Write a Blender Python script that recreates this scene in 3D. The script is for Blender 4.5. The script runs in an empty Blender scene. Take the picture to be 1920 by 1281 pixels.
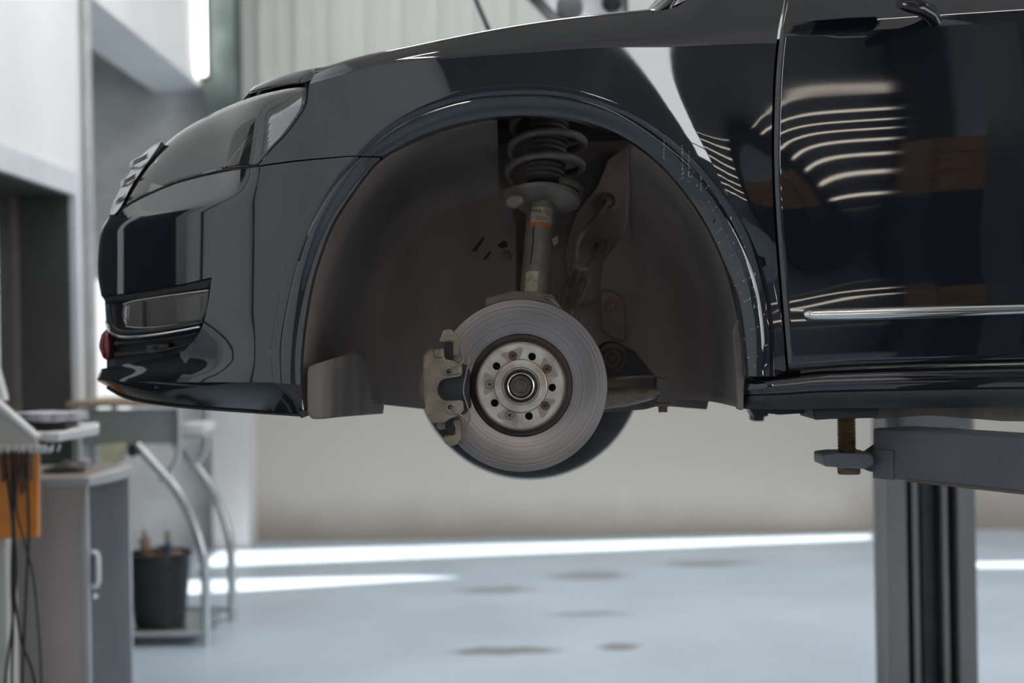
import bpy, bmesh, math, random
from mathutils import Vector, Matrix
random.seed(7)
scene = bpy.context.scene
COL = scene.collection

# ------------------------------------------------------------------ camera
F = 2667.0                      # focal length in pixels (50 mm on 36 mm)
CX, CY = 960.0, 640.5
CAM = Vector((0, 0, 1.30))
ROLL = math.radians(1.0)
cr, sr = math.cos(ROLL), math.sin(ROLL)
cd = bpy.data.cameras.new('camera'); cam = bpy.data.objects.new('camera', cd); COL.objects.link(cam)
cd.sensor_width = 36; cd.lens = 50.0; cd.clip_start = 0.05
cam.matrix_world = Matrix(((cr, sr, 0, CAM.x), (0, 0, -1, CAM.y), (-sr, cr, 0, CAM.z), (0, 0, 0, 1)))
cd.dof.use_dof = True; cd.dof.focus_distance = 2.53; cd.dof.aperture_fstop = 2.4
scene.camera = cam

# ------------------------------------------------------------------ world, sun, exposure
w_ = bpy.data.worlds.new('world'); scene.world = w_; w_.use_nodes = True
w_.node_tree.nodes['Background'].inputs[0].default_value = (0.55, 0.70, 0.95, 1)
w_.node_tree.nodes['Background'].inputs[1].default_value = 1.0
SUN_DIR = Vector((-0.25, 0.10, -1.0)).normalized()
sl = bpy.data.lights.new('sun', 'SUN'); sl.energy = 9.0; sl.angle = 0.009; sl.color = (1, 0.95, 0.86)
so = bpy.data.objects.new('sun', sl); COL.objects.link(so)
so.rotation_euler = SUN_DIR.to_track_quat('-Z', 'Y').to_euler(); so.location = (0, 8, 9)
DAY = (0.95, 0.97, 1.0)
scene.view_settings.view_transform = 'Standard'
scene.view_settings.look = 'None'
scene.view_settings.gamma = 1.0
scene.view_settings.use_curve_mapping = False
scene.view_settings.exposure = 0.12
scene.cycles.use_denoising = True
scene.cycles.max_bounces = 8; scene.cycles.diffuse_bounces = 4; scene.cycles.glossy_bounces = 4
scene.cycles.sample_clamp_indirect = 6.0
scene.cycles.caustics_reflective = False; scene.cycles.caustics_refractive = False

# ------------------------------------------------------------------ pixel rays
def ray(px, py):
    u = (px - CX) / F; v = (CY - py) / F
    return Vector((u * cr + v * sr, 1.0, -u * sr + v * cr))
def P(px, py, Y):
    return CAM + ray(px, py) * Y
HUB = P(977, 723, 2.568)
TH = math.radians(1.2)
EX = Vector((math.cos(TH), -math.sin(TH), 0)); EY = Vector((math.sin(TH), math.cos(TH), 0)); EZ = Vector((0, 0, 1))
def C(px, py, w):               # pixel + lateral position in the car (0 = brake disc face, + = inboard)
    r = ray(px, py)
    t = (w - (CAM - HUB).dot(EY)) / r.dot(EY)
    return CAM + r * t
def K(x, w, z):                 # car frame to world
    return HUB + EX * x + EY * w + EZ * z
def toK(p):
    d = p - HUB
    return (d.dot(EX), d.dot(EY), d.z)
WC = 0.81                       # centre plane of the car
def mirror_pt(p):
    x, w, z = toK(p)
    return K(x, 2 * WC - w, z)

# ------------------------------------------------------------------ materials
MATS = {}
def nt(name):
    m = bpy.data.materials.new(name); m.use_nodes = True
    MATS[name] = m
    n = m.node_tree.nodes; return m, n, m.node_tree.links, n['Principled BSDF']
def setp(b, **k):
    names = {'col': 'Base Color', 'rough': 'Roughness', 'metal': 'Metallic', 'spec': 'Specular IOR Level', 'coat': 'Coat Weight',
             'coatr': 'Coat Roughness', 'trans': 'Transmission Weight', 'ior': 'IOR', 'aniso': 'Anisotropic', 'alpha': 'Alpha',
             'em': 'Emission Color', 'es': 'Emission Strength'}
    for a, v in k.items():
        if a in ('col', 'em'): v = (*v, 1)
        b.inputs[names[a]].default_value = v
def mat(name, col, rough=0.5, metal=0.0, var=0.0, scale=8.0, bump=0.0, bscale=60.0, col2=None, stretch=(1, 1, 1), **kw):
    m, n, l, b = nt(name)
    setp(b, col=col, rough=rough, metal=metal, **kw)
    tc = n.new('ShaderNodeTexCoord')
    if var > 0 or col2:
        mp = n.new('ShaderNodeMapping'); mp.inputs['Scale'].default_value = stretch
        l.new(tc.outputs['Object'], mp.inputs[0])
        no = n.new('ShaderNodeTexNoise'); no.inputs['Scale'].default_value = scale; no.inputs['Detail'].default_value = 6
        l.new(mp.outputs[0], no.inputs['Vector'])
        rp = n.new('ShaderNodeValToRGB')
        c2 = col2 if col2 else tuple(c * (1 - var) for c in col)
        c1 = col if col2 else tuple(min(1, c * (1 + var)) for c in col)
        rp.color_ramp.elements[0].position = 0.35; rp.color_ramp.elements[1].position = 0.65
        rp.color_ramp.elements[0].color = (*c2, 1); rp.color_ramp.elements[1].color = (*c1, 1)
        l.new(no.outputs['Fac'], rp.inputs[0]); l.new(rp.outputs[0], b.inputs['Base Color'])
    if bump > 0:
        nb = n.new('ShaderNodeTexNoise'); nb.inputs['Scale'].default_value = bscale; nb.inputs['Detail'].default_value = 4
        l.new(tc.outputs['Object'], nb.inputs['Vector'])
        bp = n.new('ShaderNodeBump'); bp.inputs['Strength'].default_value = bump; bp.inputs['Distance'].default_value = 0.004
        l.new(nb.outputs['Fac'], bp.inputs['Height']); l.new(bp.outputs[0], b.inputs['Normal'])
    return m
def emit(name, col, s):
    m, n, l, b = nt(name)
    e = n.new('ShaderNodeEmission'); e.inputs[0].default_value = (*col, 1); e.inputs[1].default_value = s
    l.new(e.outputs[0], n['Material Output'].inputs[0]); return m

mat('paint', (0.005, 0.006, 0.0095), 0.04, spec=0.62, coat=1.0, coatr=0.015)
mat('gloss_black', (0.008, 0.008, 0.009), 0.10, spec=0.5)
mat('black_plastic', (0.018, 0.018, 0.019), 0.45, var=0.25, scale=30, bump=0.1, bscale=400)
mat('rubber', (0.016, 0.016, 0.017), 0.6, var=0.3, scale=12)
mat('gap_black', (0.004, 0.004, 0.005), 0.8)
mat('chrome', (0.82, 0.82, 0.80), 0.08, metal=1.0)
mat('liner', (0.165, 0.128, 0.110), 0.75, col2=(0.085, 0.072, 0.063), scale=5, stretch=(1, 1, 0.35), bump=0.15, bscale=120)
mat('liner_dirt', (0.19, 0.16, 0.135), 0.85, col2=(0.11, 0.095, 0.085), scale=7, stretch=(2.5, 2.5, 0.3), bump=0.1, bscale=160)
mat('inner_steel', (0.15, 0.105, 0.085), 0.65, col2=(0.065, 0.054, 0.048), scale=9, bump=0.2, bscale=60)
mat('strut_metal', (0.20, 0.172, 0.145), 0.5, metal=0.2, col2=(0.13, 0.112, 0.096), scale=18, bump=0.1, bscale=150)
mat('spring_metal', (0.17, 0.15, 0.125), 0.5, metal=0.1, col2=(0.12, 0.105, 0.09), scale=25, bump=0.1, bscale=200)
mat('bellows', (0.12, 0.105, 0.098), 0.6)
mat('cast_metal', (0.27, 0.225, 0.165), 0.5, metal=0.4, col2=(0.16, 0.13, 0.095), scale=30, bump=0.45, bscale=330)
mat('hat_metal', (0.55, 0.51, 0.45), 0.42, metal=0.6, col2=(0.33, 0.275, 0.215), scale=26, bump=0.06, bscale=200)
mat('hat_recess', (0.30, 0.265, 0.22), 0.5, metal=0.5, col2=(0.24, 0.20, 0.16), scale=40)
mat('rust', (0.20, 0.10, 0.06), 0.75, col2=(0.09, 0.045, 0.03), scale=60, bump=0.4, bscale=400)
mat('rust_dark', (0.055, 0.036, 0.028), 0.65, metal=0.2, col2=(0.028, 0.019, 0.016), scale=30)
mat('steel_ring', (0.55, 0.53, 0.50), 0.3, metal=1.0, var=0.2, scale=60)
mat('hub_dark', (0.075, 0.062, 0.052), 0.5, metal=0.4, var=0.35, scale=60)
mat('pad_black', (0.012, 0.013, 0.017), 0.45, var=0.2, scale=80, bump=0.15, bscale=500)
mat('wire', (0.22, 0.20, 0.17), 0.35, metal=0.8)
mat('hose_rubber', (0.16, 0.125, 0.10), 0.6, var=0.3, scale=40)
mat('label_paper', (0.32, 0.27, 0.19), 0.6, var=0.25, scale=90)
mat('label_orange', (0.42, 0.10, 0.03), 0.6, var=0.2, scale=60)
mat('label_ink', (0.05, 0.045, 0.04), 0.7)
mat('scratch_white', (0.62, 0.62, 0.64), 0.5)
mat('red_plastic', (0.14, 0.006, 0.009), 0.18, coat=0.6)
mat('lamp_housing', (0.72, 0.67, 0.62), 0.3, metal=0.55, var=0.15, scale=6)
mat('lamp_pale', (0.75, 0.72, 0.66), 0.35)
mat('lamp_reflector', (0.90, 0.88, 0.84), 0.3, metal=0.15)
mat('lift_grey', (0.125, 0.135, 0.145), 0.42, col2=(0.095, 0.10, 0.108), scale=7, bump=0.08, bscale=90)
mat('lift_pale', (0.165, 0.157, 0.15), 0.5, var=0.12, scale=3, stretch=(3, 3, .4))
mat('lift_rust', (0.15, 0.10, 0.065), 0.7, col2=(0.10, 0.095, 0.09), scale=22, bump=0.3, bscale=150)
mat('thread', (0.30, 0.22, 0.14), 0.4, metal=0.7, var=0.3, scale=40)
mat('black_shade', (0.012, 0.012, 0.014), 0.5)
mat('plaster', (0.60, 0.585, 0.57), 0.85, var=0.05, scale=1.5)
mat('plaster_white', (0.88, 0.89, 0.90), 0.8, var=0.04, scale=1.2)
mat('plaster_grey', (0.78, 0.78, 0.77), 0.85, col2=(0.58, 0.58, 0.56), scale=2.6)
mat('cladding', (0.62, 0.635, 0.60), 0.45, var=0.03, scale=2)
mat('column_green', (0.085, 0.115, 0.11), 0.5, var=0.25, scale=6)
mat('pipe_grey', (0.48, 0.50, 0.50), 0.5, var=0.1, scale=9)
mat('dark_wall', (0.17, 0.17, 0.18), 0.8, var=0.1, scale=1)
mat('blue_wall', (0.22, 0.23, 0.25), 0.8, var=0.05, scale=1)
mat('ceiling_mat', (0.60, 0.57, 0.53), 0.8, var=0.08, scale=1)
mat('door_grey', (0.075, 0.075, 0.073), 0.5, var=0.1, scale=3)
mat('door_trim', (0.26, 0.20, 0.15), 0.6, var=0.15, scale=8)
mat('alu', (0.55, 0.57, 0.58), 0.35, metal=0.7, var=0.06, scale=6)
mat('cab_beige', (0.42, 0.375, 0.345), 0.55, var=0.05, scale=4)
mat('frame_white', (0.74, 0.78, 0.83), 0.45, var=0.04, scale=6)
mat('cab_top', (0.24, 0.195, 0.165), 0.5, var=0.12, scale=18)
mat('cab_edge', (0.45, 0.46, 0.47), 0.4, var=0.05, scale=8)
mat('tambour', (0.17, 0.175, 0.19), 0.32, metal=0.35, var=0.06, scale=9)
mat('white_plastic', (0.78, 0.78, 0.79), 0.4, var=0.04, scale=7)
mat('cream_plastic', (0.56, 0.55, 0.50), 0.45, var=0.06, scale=7)
mat('orange', (0.78, 0.27, 0.05), 0.5, var=0.10, scale=6)
mat('orange_dark', (0.30, 0.15, 0.055), 0.55, var=0.2, scale=16)
mat('cable_black', (0.012, 0.012, 0.013), 0.45)
mat('tube_chrome', (0.62, 0.66, 0.66), 0.22, metal=0.9, var=0.05, scale=10)
mat('bench_panel', (0.27, 0.30, 0.285), 0.5, var=0.06, scale=5)
mat('bench_wood', (0.36, 0.27, 0.19), 0.55, var=0.15, scale=14, stretch=(1, 8, 1))
mat('bucket_black', (0.020, 0.020, 0.022), 0.45, var=0.25, scale=14)
mat('rag_brown', (0.24, 0.15, 0.10), 0.85, var=0.35, scale=20, bump=0.5, bscale=40)
mat('bottle_tan', (0.36, 0.26, 0.20), 0.5, var=0.2, scale=20)
mat('blue_cap', (0.05, 0.10, 0.20), 0.4)
mat('yellow_print', (0.62, 0.58, 0.36), 0.6, col2=(0.42, 0.42, 0.33), scale=22)
mat('paper', (0.62, 0.62, 0.66), 0.6, col2=(0.25, 0.25, 0.30), scale=14)
mat('blue_dark', (0.02, 0.024, 0.034), 0.35)
mat('dark_cabinet', (0.018, 0.018, 0.02), 0.4)
mat('glass_dark', (0.010, 0.012, 0.013), 0.03, spec=0.6)
mat('silver_car', (0.45, 0.47, 0.50), 0.15, metal=0.5, coat=0.8)
emit('daylight', DAY, 6.0)
emit('daylight_warm', (1.0, 0.90, 0.76), 5.0)
emit('daylight_soft', DAY, 1.0)
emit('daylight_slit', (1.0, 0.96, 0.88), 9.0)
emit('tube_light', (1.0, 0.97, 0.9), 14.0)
emit('added_roof_glow', (1.0, 0.975, 0.94), 6.5)  # glow of the roof panels added to brighten the background

# brushed disc: rings around the local Z axis
m, n, l, b = nt('disc_metal')
setp(b, col=(0.40, 0.375, 0.37), metal=1.0, rough=0.32, aniso=0.85)
tc = n.new('ShaderNodeTexCoord'); sx = n.new('ShaderNodeSeparateXYZ'); l.new(tc.outputs['Object'], sx.inputs[0])
cb = n.new('ShaderNodeCombineXYZ'); l.new(sx.outputs[0], cb.inputs[0]); l.new(sx.outputs[1], cb.inputs[1])
ln = n.new('ShaderNodeVectorMath'); ln.operation = 'LENGTH'; l.new(cb.outputs[0], ln.inputs[0])
no = n.new('ShaderNodeTexNoise'); no.noise_dimensions = '1D'; no.inputs['Scale'].default_value = 500; no.inputs['Detail'].default_value = 6
l.new(ln.outputs['Value'], no.inputs['W'])
rp = n.new('ShaderNodeValToRGB'); rp.color_ramp.elements[0].position = .3; rp.color_ramp.elements[1].position = .72
rp.color_ramp.elements[0].color = (0.21, 0.188, 0.178, 1); rp.color_ramp.elements[1].color = (0.36, 0.322, 0.308, 1)
l.new(no.outputs['Fac'], rp.inputs[0]); l.new(rp.outputs[0], b.inputs['Base Color'])
bp = n.new('ShaderNodeBump'); bp.inputs['Strength'].default_value = 0.18; bp.inputs['Distance'].default_value = 0.001
l.new(no.outputs['Fac'], bp.inputs['Height']); l.new(bp.outputs[0], b.inputs['Normal'])
tg = n.new('ShaderNodeTangent'); tg.direction_type = 'RADIAL'; tg.axis = 'Z'; l.new(tg.outputs[0], b.inputs['Tangent'])

# clear lens: fresnel reflection over a lightly tinted clear pane
def clear(name, tint, rough=0.02, base=0.06, haze=0.0):
    m, n, l, b = nt(name)
    out = n['Material Output']
    tr = n.new('ShaderNodeBsdfTransparent'); tr.inputs[0].default_value = (*tint, 1)
    gl = n.new('ShaderNodeBsdfGlossy'); gl.inputs['Roughness'].default_value = rough
    fr = n.new('ShaderNodeFresnel'); fr.inputs[0].default_value = 1.55
    ad = n.new('ShaderNodeMath'); ad.operation = 'ADD'; ad.use_clamp = True; ad.inputs[1].default_value = base; l.new(fr.outputs[0], ad.inputs[0])
    mx = n.new('ShaderNodeMixShader'); l.new(ad.outputs[0], mx.inputs[0]); l.new(tr.outputs[0], mx.inputs[1]); l.new(gl.outputs[0], mx.inputs[2])
    if haze > 0:
        df = n.new('ShaderNodeBsdfDiffuse'); df.inputs[0].default_value = (0.5, 0.48, 0.45, 1)
        m2 = n.new('ShaderNodeMixShader'); m2.inputs[0].default_value = haze
        l.new(mx.outputs[0], m2.inputs[1]); l.new(df.outputs[0], m2.inputs[2]); l.new(m2.outputs[0], out.inputs[0])
    else:
        l.new(mx.outputs[0], out.inputs[0])
    return m
clear('lens_clear', (0.97, 0.97, 0.96), 0.03, 0.10, 0.03)
clear('fog_clear', (0.98, 0.98, 0.97), 0.03, 0.0, 0.10)
clear('car_glass', (0.25, 0.27, 0.27), 0.01, 0.02)

# ribbed marker lens
m, n, l, b = nt('ribbed_lens')
setp(b, col=(0.62, 0.66, 0.70), rough=0.25, metal=0.35)
tc = n.new('ShaderNodeTexCoord'); wv = n.new('ShaderNodeTexWave'); wv.bands_direction = 'Z'; wv.inputs['Scale'].default_value = 80
l.new(tc.outputs['Object'], wv.inputs[0]); bp = n.new('ShaderNodeBump'); bp.inputs['Strength'].default_value = 0.5; bp.inputs['Distance'].default_value = 0.002
l.new(wv.outputs['Fac'], bp.inputs['Height']); l.new(bp.outputs[0], b.inputs['Normal'])

# epoxy floor: pale blue grey, worn, a few oil stains with shapes of their own
m, n, l, b = nt('floor_epoxy')
setp(b, rough=0.32)
tc = n.new('ShaderNodeTexCoord')
n1 = n.new('ShaderNodeTexNoise'); n1.inputs['Scale'].default_value = 1.3; n1.inputs['Detail'].default_value = 8; l.new(tc.outputs['Object'], n1.inputs['Vector'])
r1 = n.new('ShaderNodeValToRGB'); r1.color_ramp.elements[0].position = .32; r1.color_ramp.elements[1].position = .68
r1.color_ramp.elements[0].color = (0.47, 0.57, 0.68, 1); r1.color_ramp.elements[1].color = (0.58, 0.69, 0.81, 1)
l.new(n1.outputs['Fac'], r1.inputs[0])
last = r1.outputs[0]
n2 = n.new('ShaderNodeTexNoise'); n2.inputs['Scale'].default_value = 9; n2.inputs['Detail'].default_value = 4; l.new(tc.outputs['Object'], n2.inputs['Vector'])
for (sxx, syy, rx, ry) in ((-0.05, 5.98, .26, .085), (0.43, 6.02, .10, .085), (0.40, 7.85, .24, .16), (-0.10, 7.45, .22, .12), (0.33, 6.75, .22, .05), (1.1, 8.2, .3, .12)):
    sb = n.new('ShaderNodeVectorMath'); sb.operation = 'SUBTRACT'; sb.inputs[1].default_value = (sxx, syy, 0); l.new(tc.outputs['Object'], sb.inputs[0])
    dv = n.new('ShaderNodeVectorMath'); dv.operation = 'DIVIDE'; dv.inputs[1].default_value = (rx, ry, 1); l.new(sb.outputs[0], dv.inputs[0])
    le = n.new('ShaderNodeVectorMath'); le.operation = 'LENGTH'; l.new(dv.outputs[0], le.inputs[0])
    am = n.new('ShaderNodeMath'); am.operation = 'ADD'; l.new(le.outputs['Value'], am.inputs[0]); l.new(n2.outputs['Fac'], am.inputs[1])
    mr = n.new('ShaderNodeMapRange'); mr.inputs['From Min'].default_value = 1.15; mr.inputs['From Max'].default_value = 1.6
    mr.inputs['To Min'].default_value = 0.8 if ry < .1 and rx != .22 else 0.6; mr.inputs['To Max'].default_value = 0.0
    l.new(am.outputs[0], mr.inputs['Value'])
    mx = n.new('ShaderNodeMix'); mx.data_type = 'RGBA'; l.new(mr.outputs[0], mx.inputs[0]); l.new(last, mx.inputs[6]); mx.inputs[7].default_value = (0.16, 0.165, 0.15, 1)
    last = mx.outputs[2]
l.new(last, b.inputs['Base Color'])

# lower back wall: plaster with grime along its foot and two damp marks
def wall_grime(name, col, grime, z0, z1):
    m, n, l, b = nt(name); setp(b, rough=0.85)
    tc = n.new('ShaderNodeTexCoord'); s = n.new('ShaderNodeSeparateXYZ'); l.new(tc.outputs['Object'], s.inputs[0])
    no = n.new('ShaderNodeTexNoise'); no.inputs['Scale'].default_value = 2.5; no.inputs['Detail'].default_value = 6; l.new(tc.outputs['Object'], no.inputs['Vector'])
    ma = n.new('ShaderNodeMath'); ma.operation = 'MULTIPLY_ADD'; l.new(no.outputs['Fac'], ma.inputs[0]); ma.inputs[1].default_value = 0.35; l.new(s.outputs[2], ma.inputs[2])
    mr = n.new('ShaderNodeMapRange'); mr.inputs['From Min'].default_value = z0 + .17; mr.inputs['From Max'].default_value = z1 + .17
    mr.inputs['To Min'].default_value = 1; mr.inputs['To Max'].default_value = 0; l.new(ma.outputs[0], mr.inputs['Value'])
    mx = n.new('ShaderNodeMix'); mx.data_type = 'RGBA'; l.new(mr.outputs[0], mx.inputs[0]); mx.inputs[6].default_value = (*col, 1); mx.inputs[7].default_value = (*grime, 1)
    l.new(mx.outputs[2], b.inputs['Base Color']); return m
wall_grime('plaster_foot', (0.45, 0.42, 0.385), (0.34, 0.30, 0.25), 0.03, 0.30)

# ------------------------------------------------------------------ mesh helpers
def link(name, me, m, parent=None, smooth=None, bevel=0, seg=2, solid=0, M=None):
    o = bpy.data.objects.new(name, me); COL.objects.link(o)
    if m: me.materials.append(MATS[m])
    if smooth is not None:
        for p in me.polygons: p.use_smooth = True
        me.set_sharp_from_angle(angle=math.radians(smooth))
    if M is not None: o.matrix_world = M
    if parent is not None:
        o.parent = parent; o.matrix_parent_inverse = world_of(parent).inverted()
    if bevel:
        bm = o.modifiers.new('bevel', 'BEVEL'); bm.width = bevel; bm.segments = seg; bm.limit_method = 'ANGLE'; bm.angle_limit = math.radians(40)
    if solid:
        s = o.modifiers.new('solidify', 'SOLIDIFY'); s.thickness = solid; s.offset = -1
    return o
def world_of(o):
    mw = o.matrix_basis.copy()
    if o.parent: mw = world_of(o.parent) @ o.matrix_parent_inverse @ mw
    return mw
def pydata(name, v, f, m, parent=None, **k):
    me = bpy.data.meshes.new(name); me.from_pydata([tuple(p) for p in v], [], f); me.update()
    return link(name, me, m, parent, **k)
def tag(o, label=None, cat=None, group=None, kind=None):
    if label: o['label'] = label
    if cat: o['category'] = cat
    if group: o['group'] = group
    if kind: o['kind'] = kind
    return o
def empty(name, loc, label, cat, group=None):
    o = bpy.data.objects.new(name, None); COL.objects.link(o); o.location = loc; o.empty_display_size = 0.1
    return tag(o, label, cat, group)
def lerp(a, b, t): return tuple(x + (y - x) * t for x, y in zip(a, b))
def resample(pts, n):
    d = [0]
    for a, b in zip(pts, pts[1:]): d.append(d[-1] + math.dist(a, b))
    out = []; j = 0
    for i in range(n):
        s = d[-1] * i / (n - 1)
        while j < len(pts) - 2 and d[j + 1] < s: j += 1
        t = (s - d[j]) / max(1e-9, d[j + 1] - d[j]); out.append(lerp(pts[j], pts[j + 1], min(1, max(0, t))))
    return out
def crv(pts, n, sub=12):
    pts = [tuple(p) for p in pts]
    if len(pts) == 2: return resample(pts, n)
    q = [tuple(2 * a - b for a, b in zip(pts[0], pts[1]))] + pts + [tuple(2 * a - b for a, b in zip(pts[-1], pts[-2]))]
    dense = []
    for i in range(1, len(q) - 2):
        p0, p1, p2, p3 = q[i - 1:i + 3]
        for k in range(sub):
            t = k / sub
            dense.append(tuple(0.5 * (2 * b + (c - a) * t + (2 * a - 5 * b + 4 * c - d) * t * t + (3 * b - a - 3 * c + d) * t ** 3) for a, b, c, d in zip(p0, p1, p2, p3)))
    dense.append(pts[-1])
    return resample(dense, n)
def table(tab):
    xs = [t[0] for t in tab]; ys = [t[1] for t in tab]
    k = len(xs); mm = []
    for i in range(k):
        if i == 0: mm.append((ys[1] - ys[0]) / (xs[1] - xs[0]))
        elif i == k - 1: mm.append((ys[-1] - ys[-2]) / (xs[-1] - xs[-2]))
        else: mm.append((ys[i + 1] - ys[i - 1]) / (xs[i + 1] - xs[i - 1]))
    def f(x):
        if x <= xs[0]: return ys[0] + mm[0] * (x - xs[0])
        if x >= xs[-1]: return ys[-1] + mm[-1] * (x - xs[-1])
        i = max(j for j in range(k - 1) if xs[j] <= x)
        h = xs[i + 1] - xs[i]; t = (x - xs[i]) / h
        return (2 * t ** 3 - 3 * t * t + 1) * ys[i] + (t ** 3 - 2 * t * t + t) * h * mm[i] + (-2 * t ** 3 + 3 * t * t) * ys[i + 1] + (t ** 3 - t * t) * h * mm[i + 1]
    return f
def sstep(a, b, x):
    t = min(1, max(0, (x - a) / (b - a))); return t * t * (3 - 2 * t)
def coons(B, T, L, R):
    nu, nv = len(B), len(L); g = []
    for j in range(nv):
        v = j / (nv - 1); row = []
        for i in range(nu):
            u = i / (nu - 1)
            p = []
            for k in range(2):
                s = (1 - v) * B[i][k] + v * T[i][k] + (1 - u) * L[j][k] + u * R[j][k]
                s -= (1 - u) * (1 - v) * B[0][k] + u * (1 - v) * B[-1][k] + (1 - u) * v * T[0][k] + u * v * T[-1][k]
                p.append(s)
            row.append(tuple(p))
        g.append(row)
    return g
class MB:                        # collects grids of world points into one mesh
    def __init__(s): s.v = []; s.f = []
    def grid(s, g, flip=None):
        o = len(s.v); nv, nu = len(g), len(g[0])
        for r in g: s.v += [Vector(p) for p in r]
        if flip is None:
            a, b_, c = Vector(g[nv // 2][nu // 2]), Vector(g[nv // 2][nu // 2 - 1]), Vector(g[nv // 2 - 1][nu // 2])
            nn = (b_ - a).cross(c - a); flip = nn.dot(CAM - a) < 0
        for j in range(nv - 1):
            for i in range(nu - 1):
                q = [o + j * nu + i, o + j * nu + i + 1, o + (j + 1) * nu + i + 1, o + (j + 1) * nu + i]
                s.f.append(q[::-1] if flip else q)
        return s
    def mirrored(s):
        o = len(s.v); nf = list(s.f)
        s.v += [mirror_pt(p) for p in s.v]
        s.f += [[o + i for i in q][::-1] for q in nf]
        return s
    def build(s, name, m, parent=None, merge=0.0004, **k):
        bm = bmesh.new()
        vs = [bm.verts.new(p) for p in s.v]
        for q in s.f:
            try: bm.faces.new([vs[i] for i in q])
            except ValueError: pass
        if merge:
            bmesh.ops.remove_doubles(bm, verts=bm.verts, dist=merge)
            bmesh.ops.dissolve_degenerate(bm, edges=bm.edges, dist=1e-6)
        me = bpy.data.meshes.new(name); bm.to_mesh(me); bm.free()
        return link(name, me, m, parent, **k)
def lift(g, wf): return [[C(p[0], p[1], wf(p[0], p[1])) for p in r] for r in g]
def clone_mirror(o, name, parent):  # the same panel on the far side of the car
    me = o.data.copy()
    for v in me.vertices: v.co = mirror_pt(Vector(v.co))
    me.flip_normals(); me.materials.clear()
    c = bpy.data.objects.new(name, me); COL.objects.link(c)
    for mt in o.data.materials: me.materials.append(mt)
    c.parent = parent; c.matrix_parent_inverse = world_of(parent).inverted()
    return c
def ngon_prism(name, front, back, m, parent=None, **k):
    n_ = len(front); v = list(front) + list(back)
    f = [list(range(n_)), list(range(2 * n_ - 1, n_ - 1, -1))] + [[i, i + n_, (i + 1) % n_ + n_, (i + 1) % n_] for i in range(n_)]
    me = bpy.data.meshes.new(name); me.from_pydata([tuple(p) for p in v], [], f)
    bm = bmesh.new(); bm.from_mesh(me); bmesh.ops.recalc_face_normals(bm, faces=bm.faces); bm.to_mesh(me); bm.free()
    return link(name, me, m, parent, **k)
def slab(name, px, w0, w1, m, parent=None, **k):      # pixel outline at w0 given a straight depth to w1
    fr = [C(x, y, w0) for x, y in px]; return ngon_prism(name, fr, [p + EY * (w1 - w0) for p in fr], m, parent, **k)
def slabY(name, px, y0, y1, m, parent=None, **k):
    fr = [P(x, y, y0) for x, y in px]; return ngon_prism(name, fr, [p + Vector((0, y1 - y0, 0)) for p in fr], m, parent, **k)
def box(name, x0, x1, y0, y1, z0, z1, m, parent=None, **k):
    fr = [Vector((x0, y0, z0)), Vector((x1, y0, z0)), Vector((x1, y0, z1)), Vector((x0, y0, z1))]
    return ngon_prism(name, fr, [p + Vector((0, y1 - y0, 0)) for p in fr], m, parent, **k)
def kbox(name, x0, x1, w0, w1, z0, z1, m, parent=None, **k):
    fr = [K(x0, w0, z0), K(x1, w0, z0), K(x1, w0, z1), K(x0, w0, z1)]
    return ngon_prism(name, fr, [p + EY * (w1 - w0) for p in fr], m, parent, **k)
def sweep(pts, r, n=10, closed_ends=True):
    pts = [Vector(p) for p in pts]; k = len(pts)
    rad = r if isinstance(r, (list, tuple)) else [r] * k
    t0 = (pts[1] - pts[0]).normalized()
    up = Vector((0, 0, 1)) if abs(t0.z) < .9 else Vector((1, 0, 0))
    a = t0.cross(up).normalized(); v = []; f = []
    for i in range(k):
        t = (pts[min(i + 1, k - 1)] - pts[max(i - 1, 0)]).normalized()
        a = (a - t * a.dot(t)).normalized(); b_ = t.cross(a)
        for j in range(n):
            an = 2 * math.pi * j / n; v.append(pts[i] + (a * math.cos(an) + b_ * math.sin(an)) * rad[i])
    for i in range(k - 1):
        for j in range(n): f.append([i * n + j, i * n + (j + 1) % n, (i + 1) * n + (j + 1) % n, (i + 1) * n + j])
    if closed_ends: f.append(list(range(n))[::-1]); f.append([(k - 1) * n + j for j in range(n)])
    return v, f
def tube(name, pts, r, m, parent=None, n=10, samples=0, **k):
    if samples: pts = crv([tuple(p) for p in pts], samples)
    v, f = sweep(pts, r, n); k.setdefault('smooth', 50)
    return pydata(name, v, f, m, parent, **k)
def axis_matrix(org, axis):
    z = axis.normalized(); x = Vector((0, 0, 1)).cross(z)
    if x.length < 1e-4: x = Vector((1, 0, 0))
    x.normalize(); y = z.cross(x)
    return Matrix(((x.x, y.x, z.x, org.x), (x.y, y.y, z.y, org.y), (x.z, y.z, z.z, org.z), (0, 0, 0, 1)))
def lathe(name, prof, org, axis, m, parent=None, n=48, cap=True, **k):
    v = []; f = []; np_ = len(prof)
    for (r, h) in prof:
        for j in range(n):
            a = 2 * math.pi * j / n; v.append((r * math.cos(a), r * math.sin(a), h))
    for i in range(np_ - 1):
        for j in range(n): f.append([i * n + j, i * n + (j + 1) % n, (i + 1) * n + (j + 1) % n, (i + 1) * n + j])
    if cap:
        if prof[0][0] > 1e-5: f.append(list(range(n))[::-1])
        if prof[-1][0] > 1e-5: f.append([(np_ - 1) * n + j for j in range(n)])
    me = bpy.data.meshes.new(name); me.from_pydata(v, [], f)
    bm = bmesh.new(); bm.from_mesh(me); bmesh.ops.remove_doubles(bm, verts=bm.verts, dist=1e-6)
    bmesh.ops.recalc_face_normals(bm, faces=bm.faces); bm.to_mesh(me); bm.free()
    k.setdefault('smooth', 35)
    return link(name, me, m, parent, M=axis_matrix(org, axis), **k)
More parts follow.
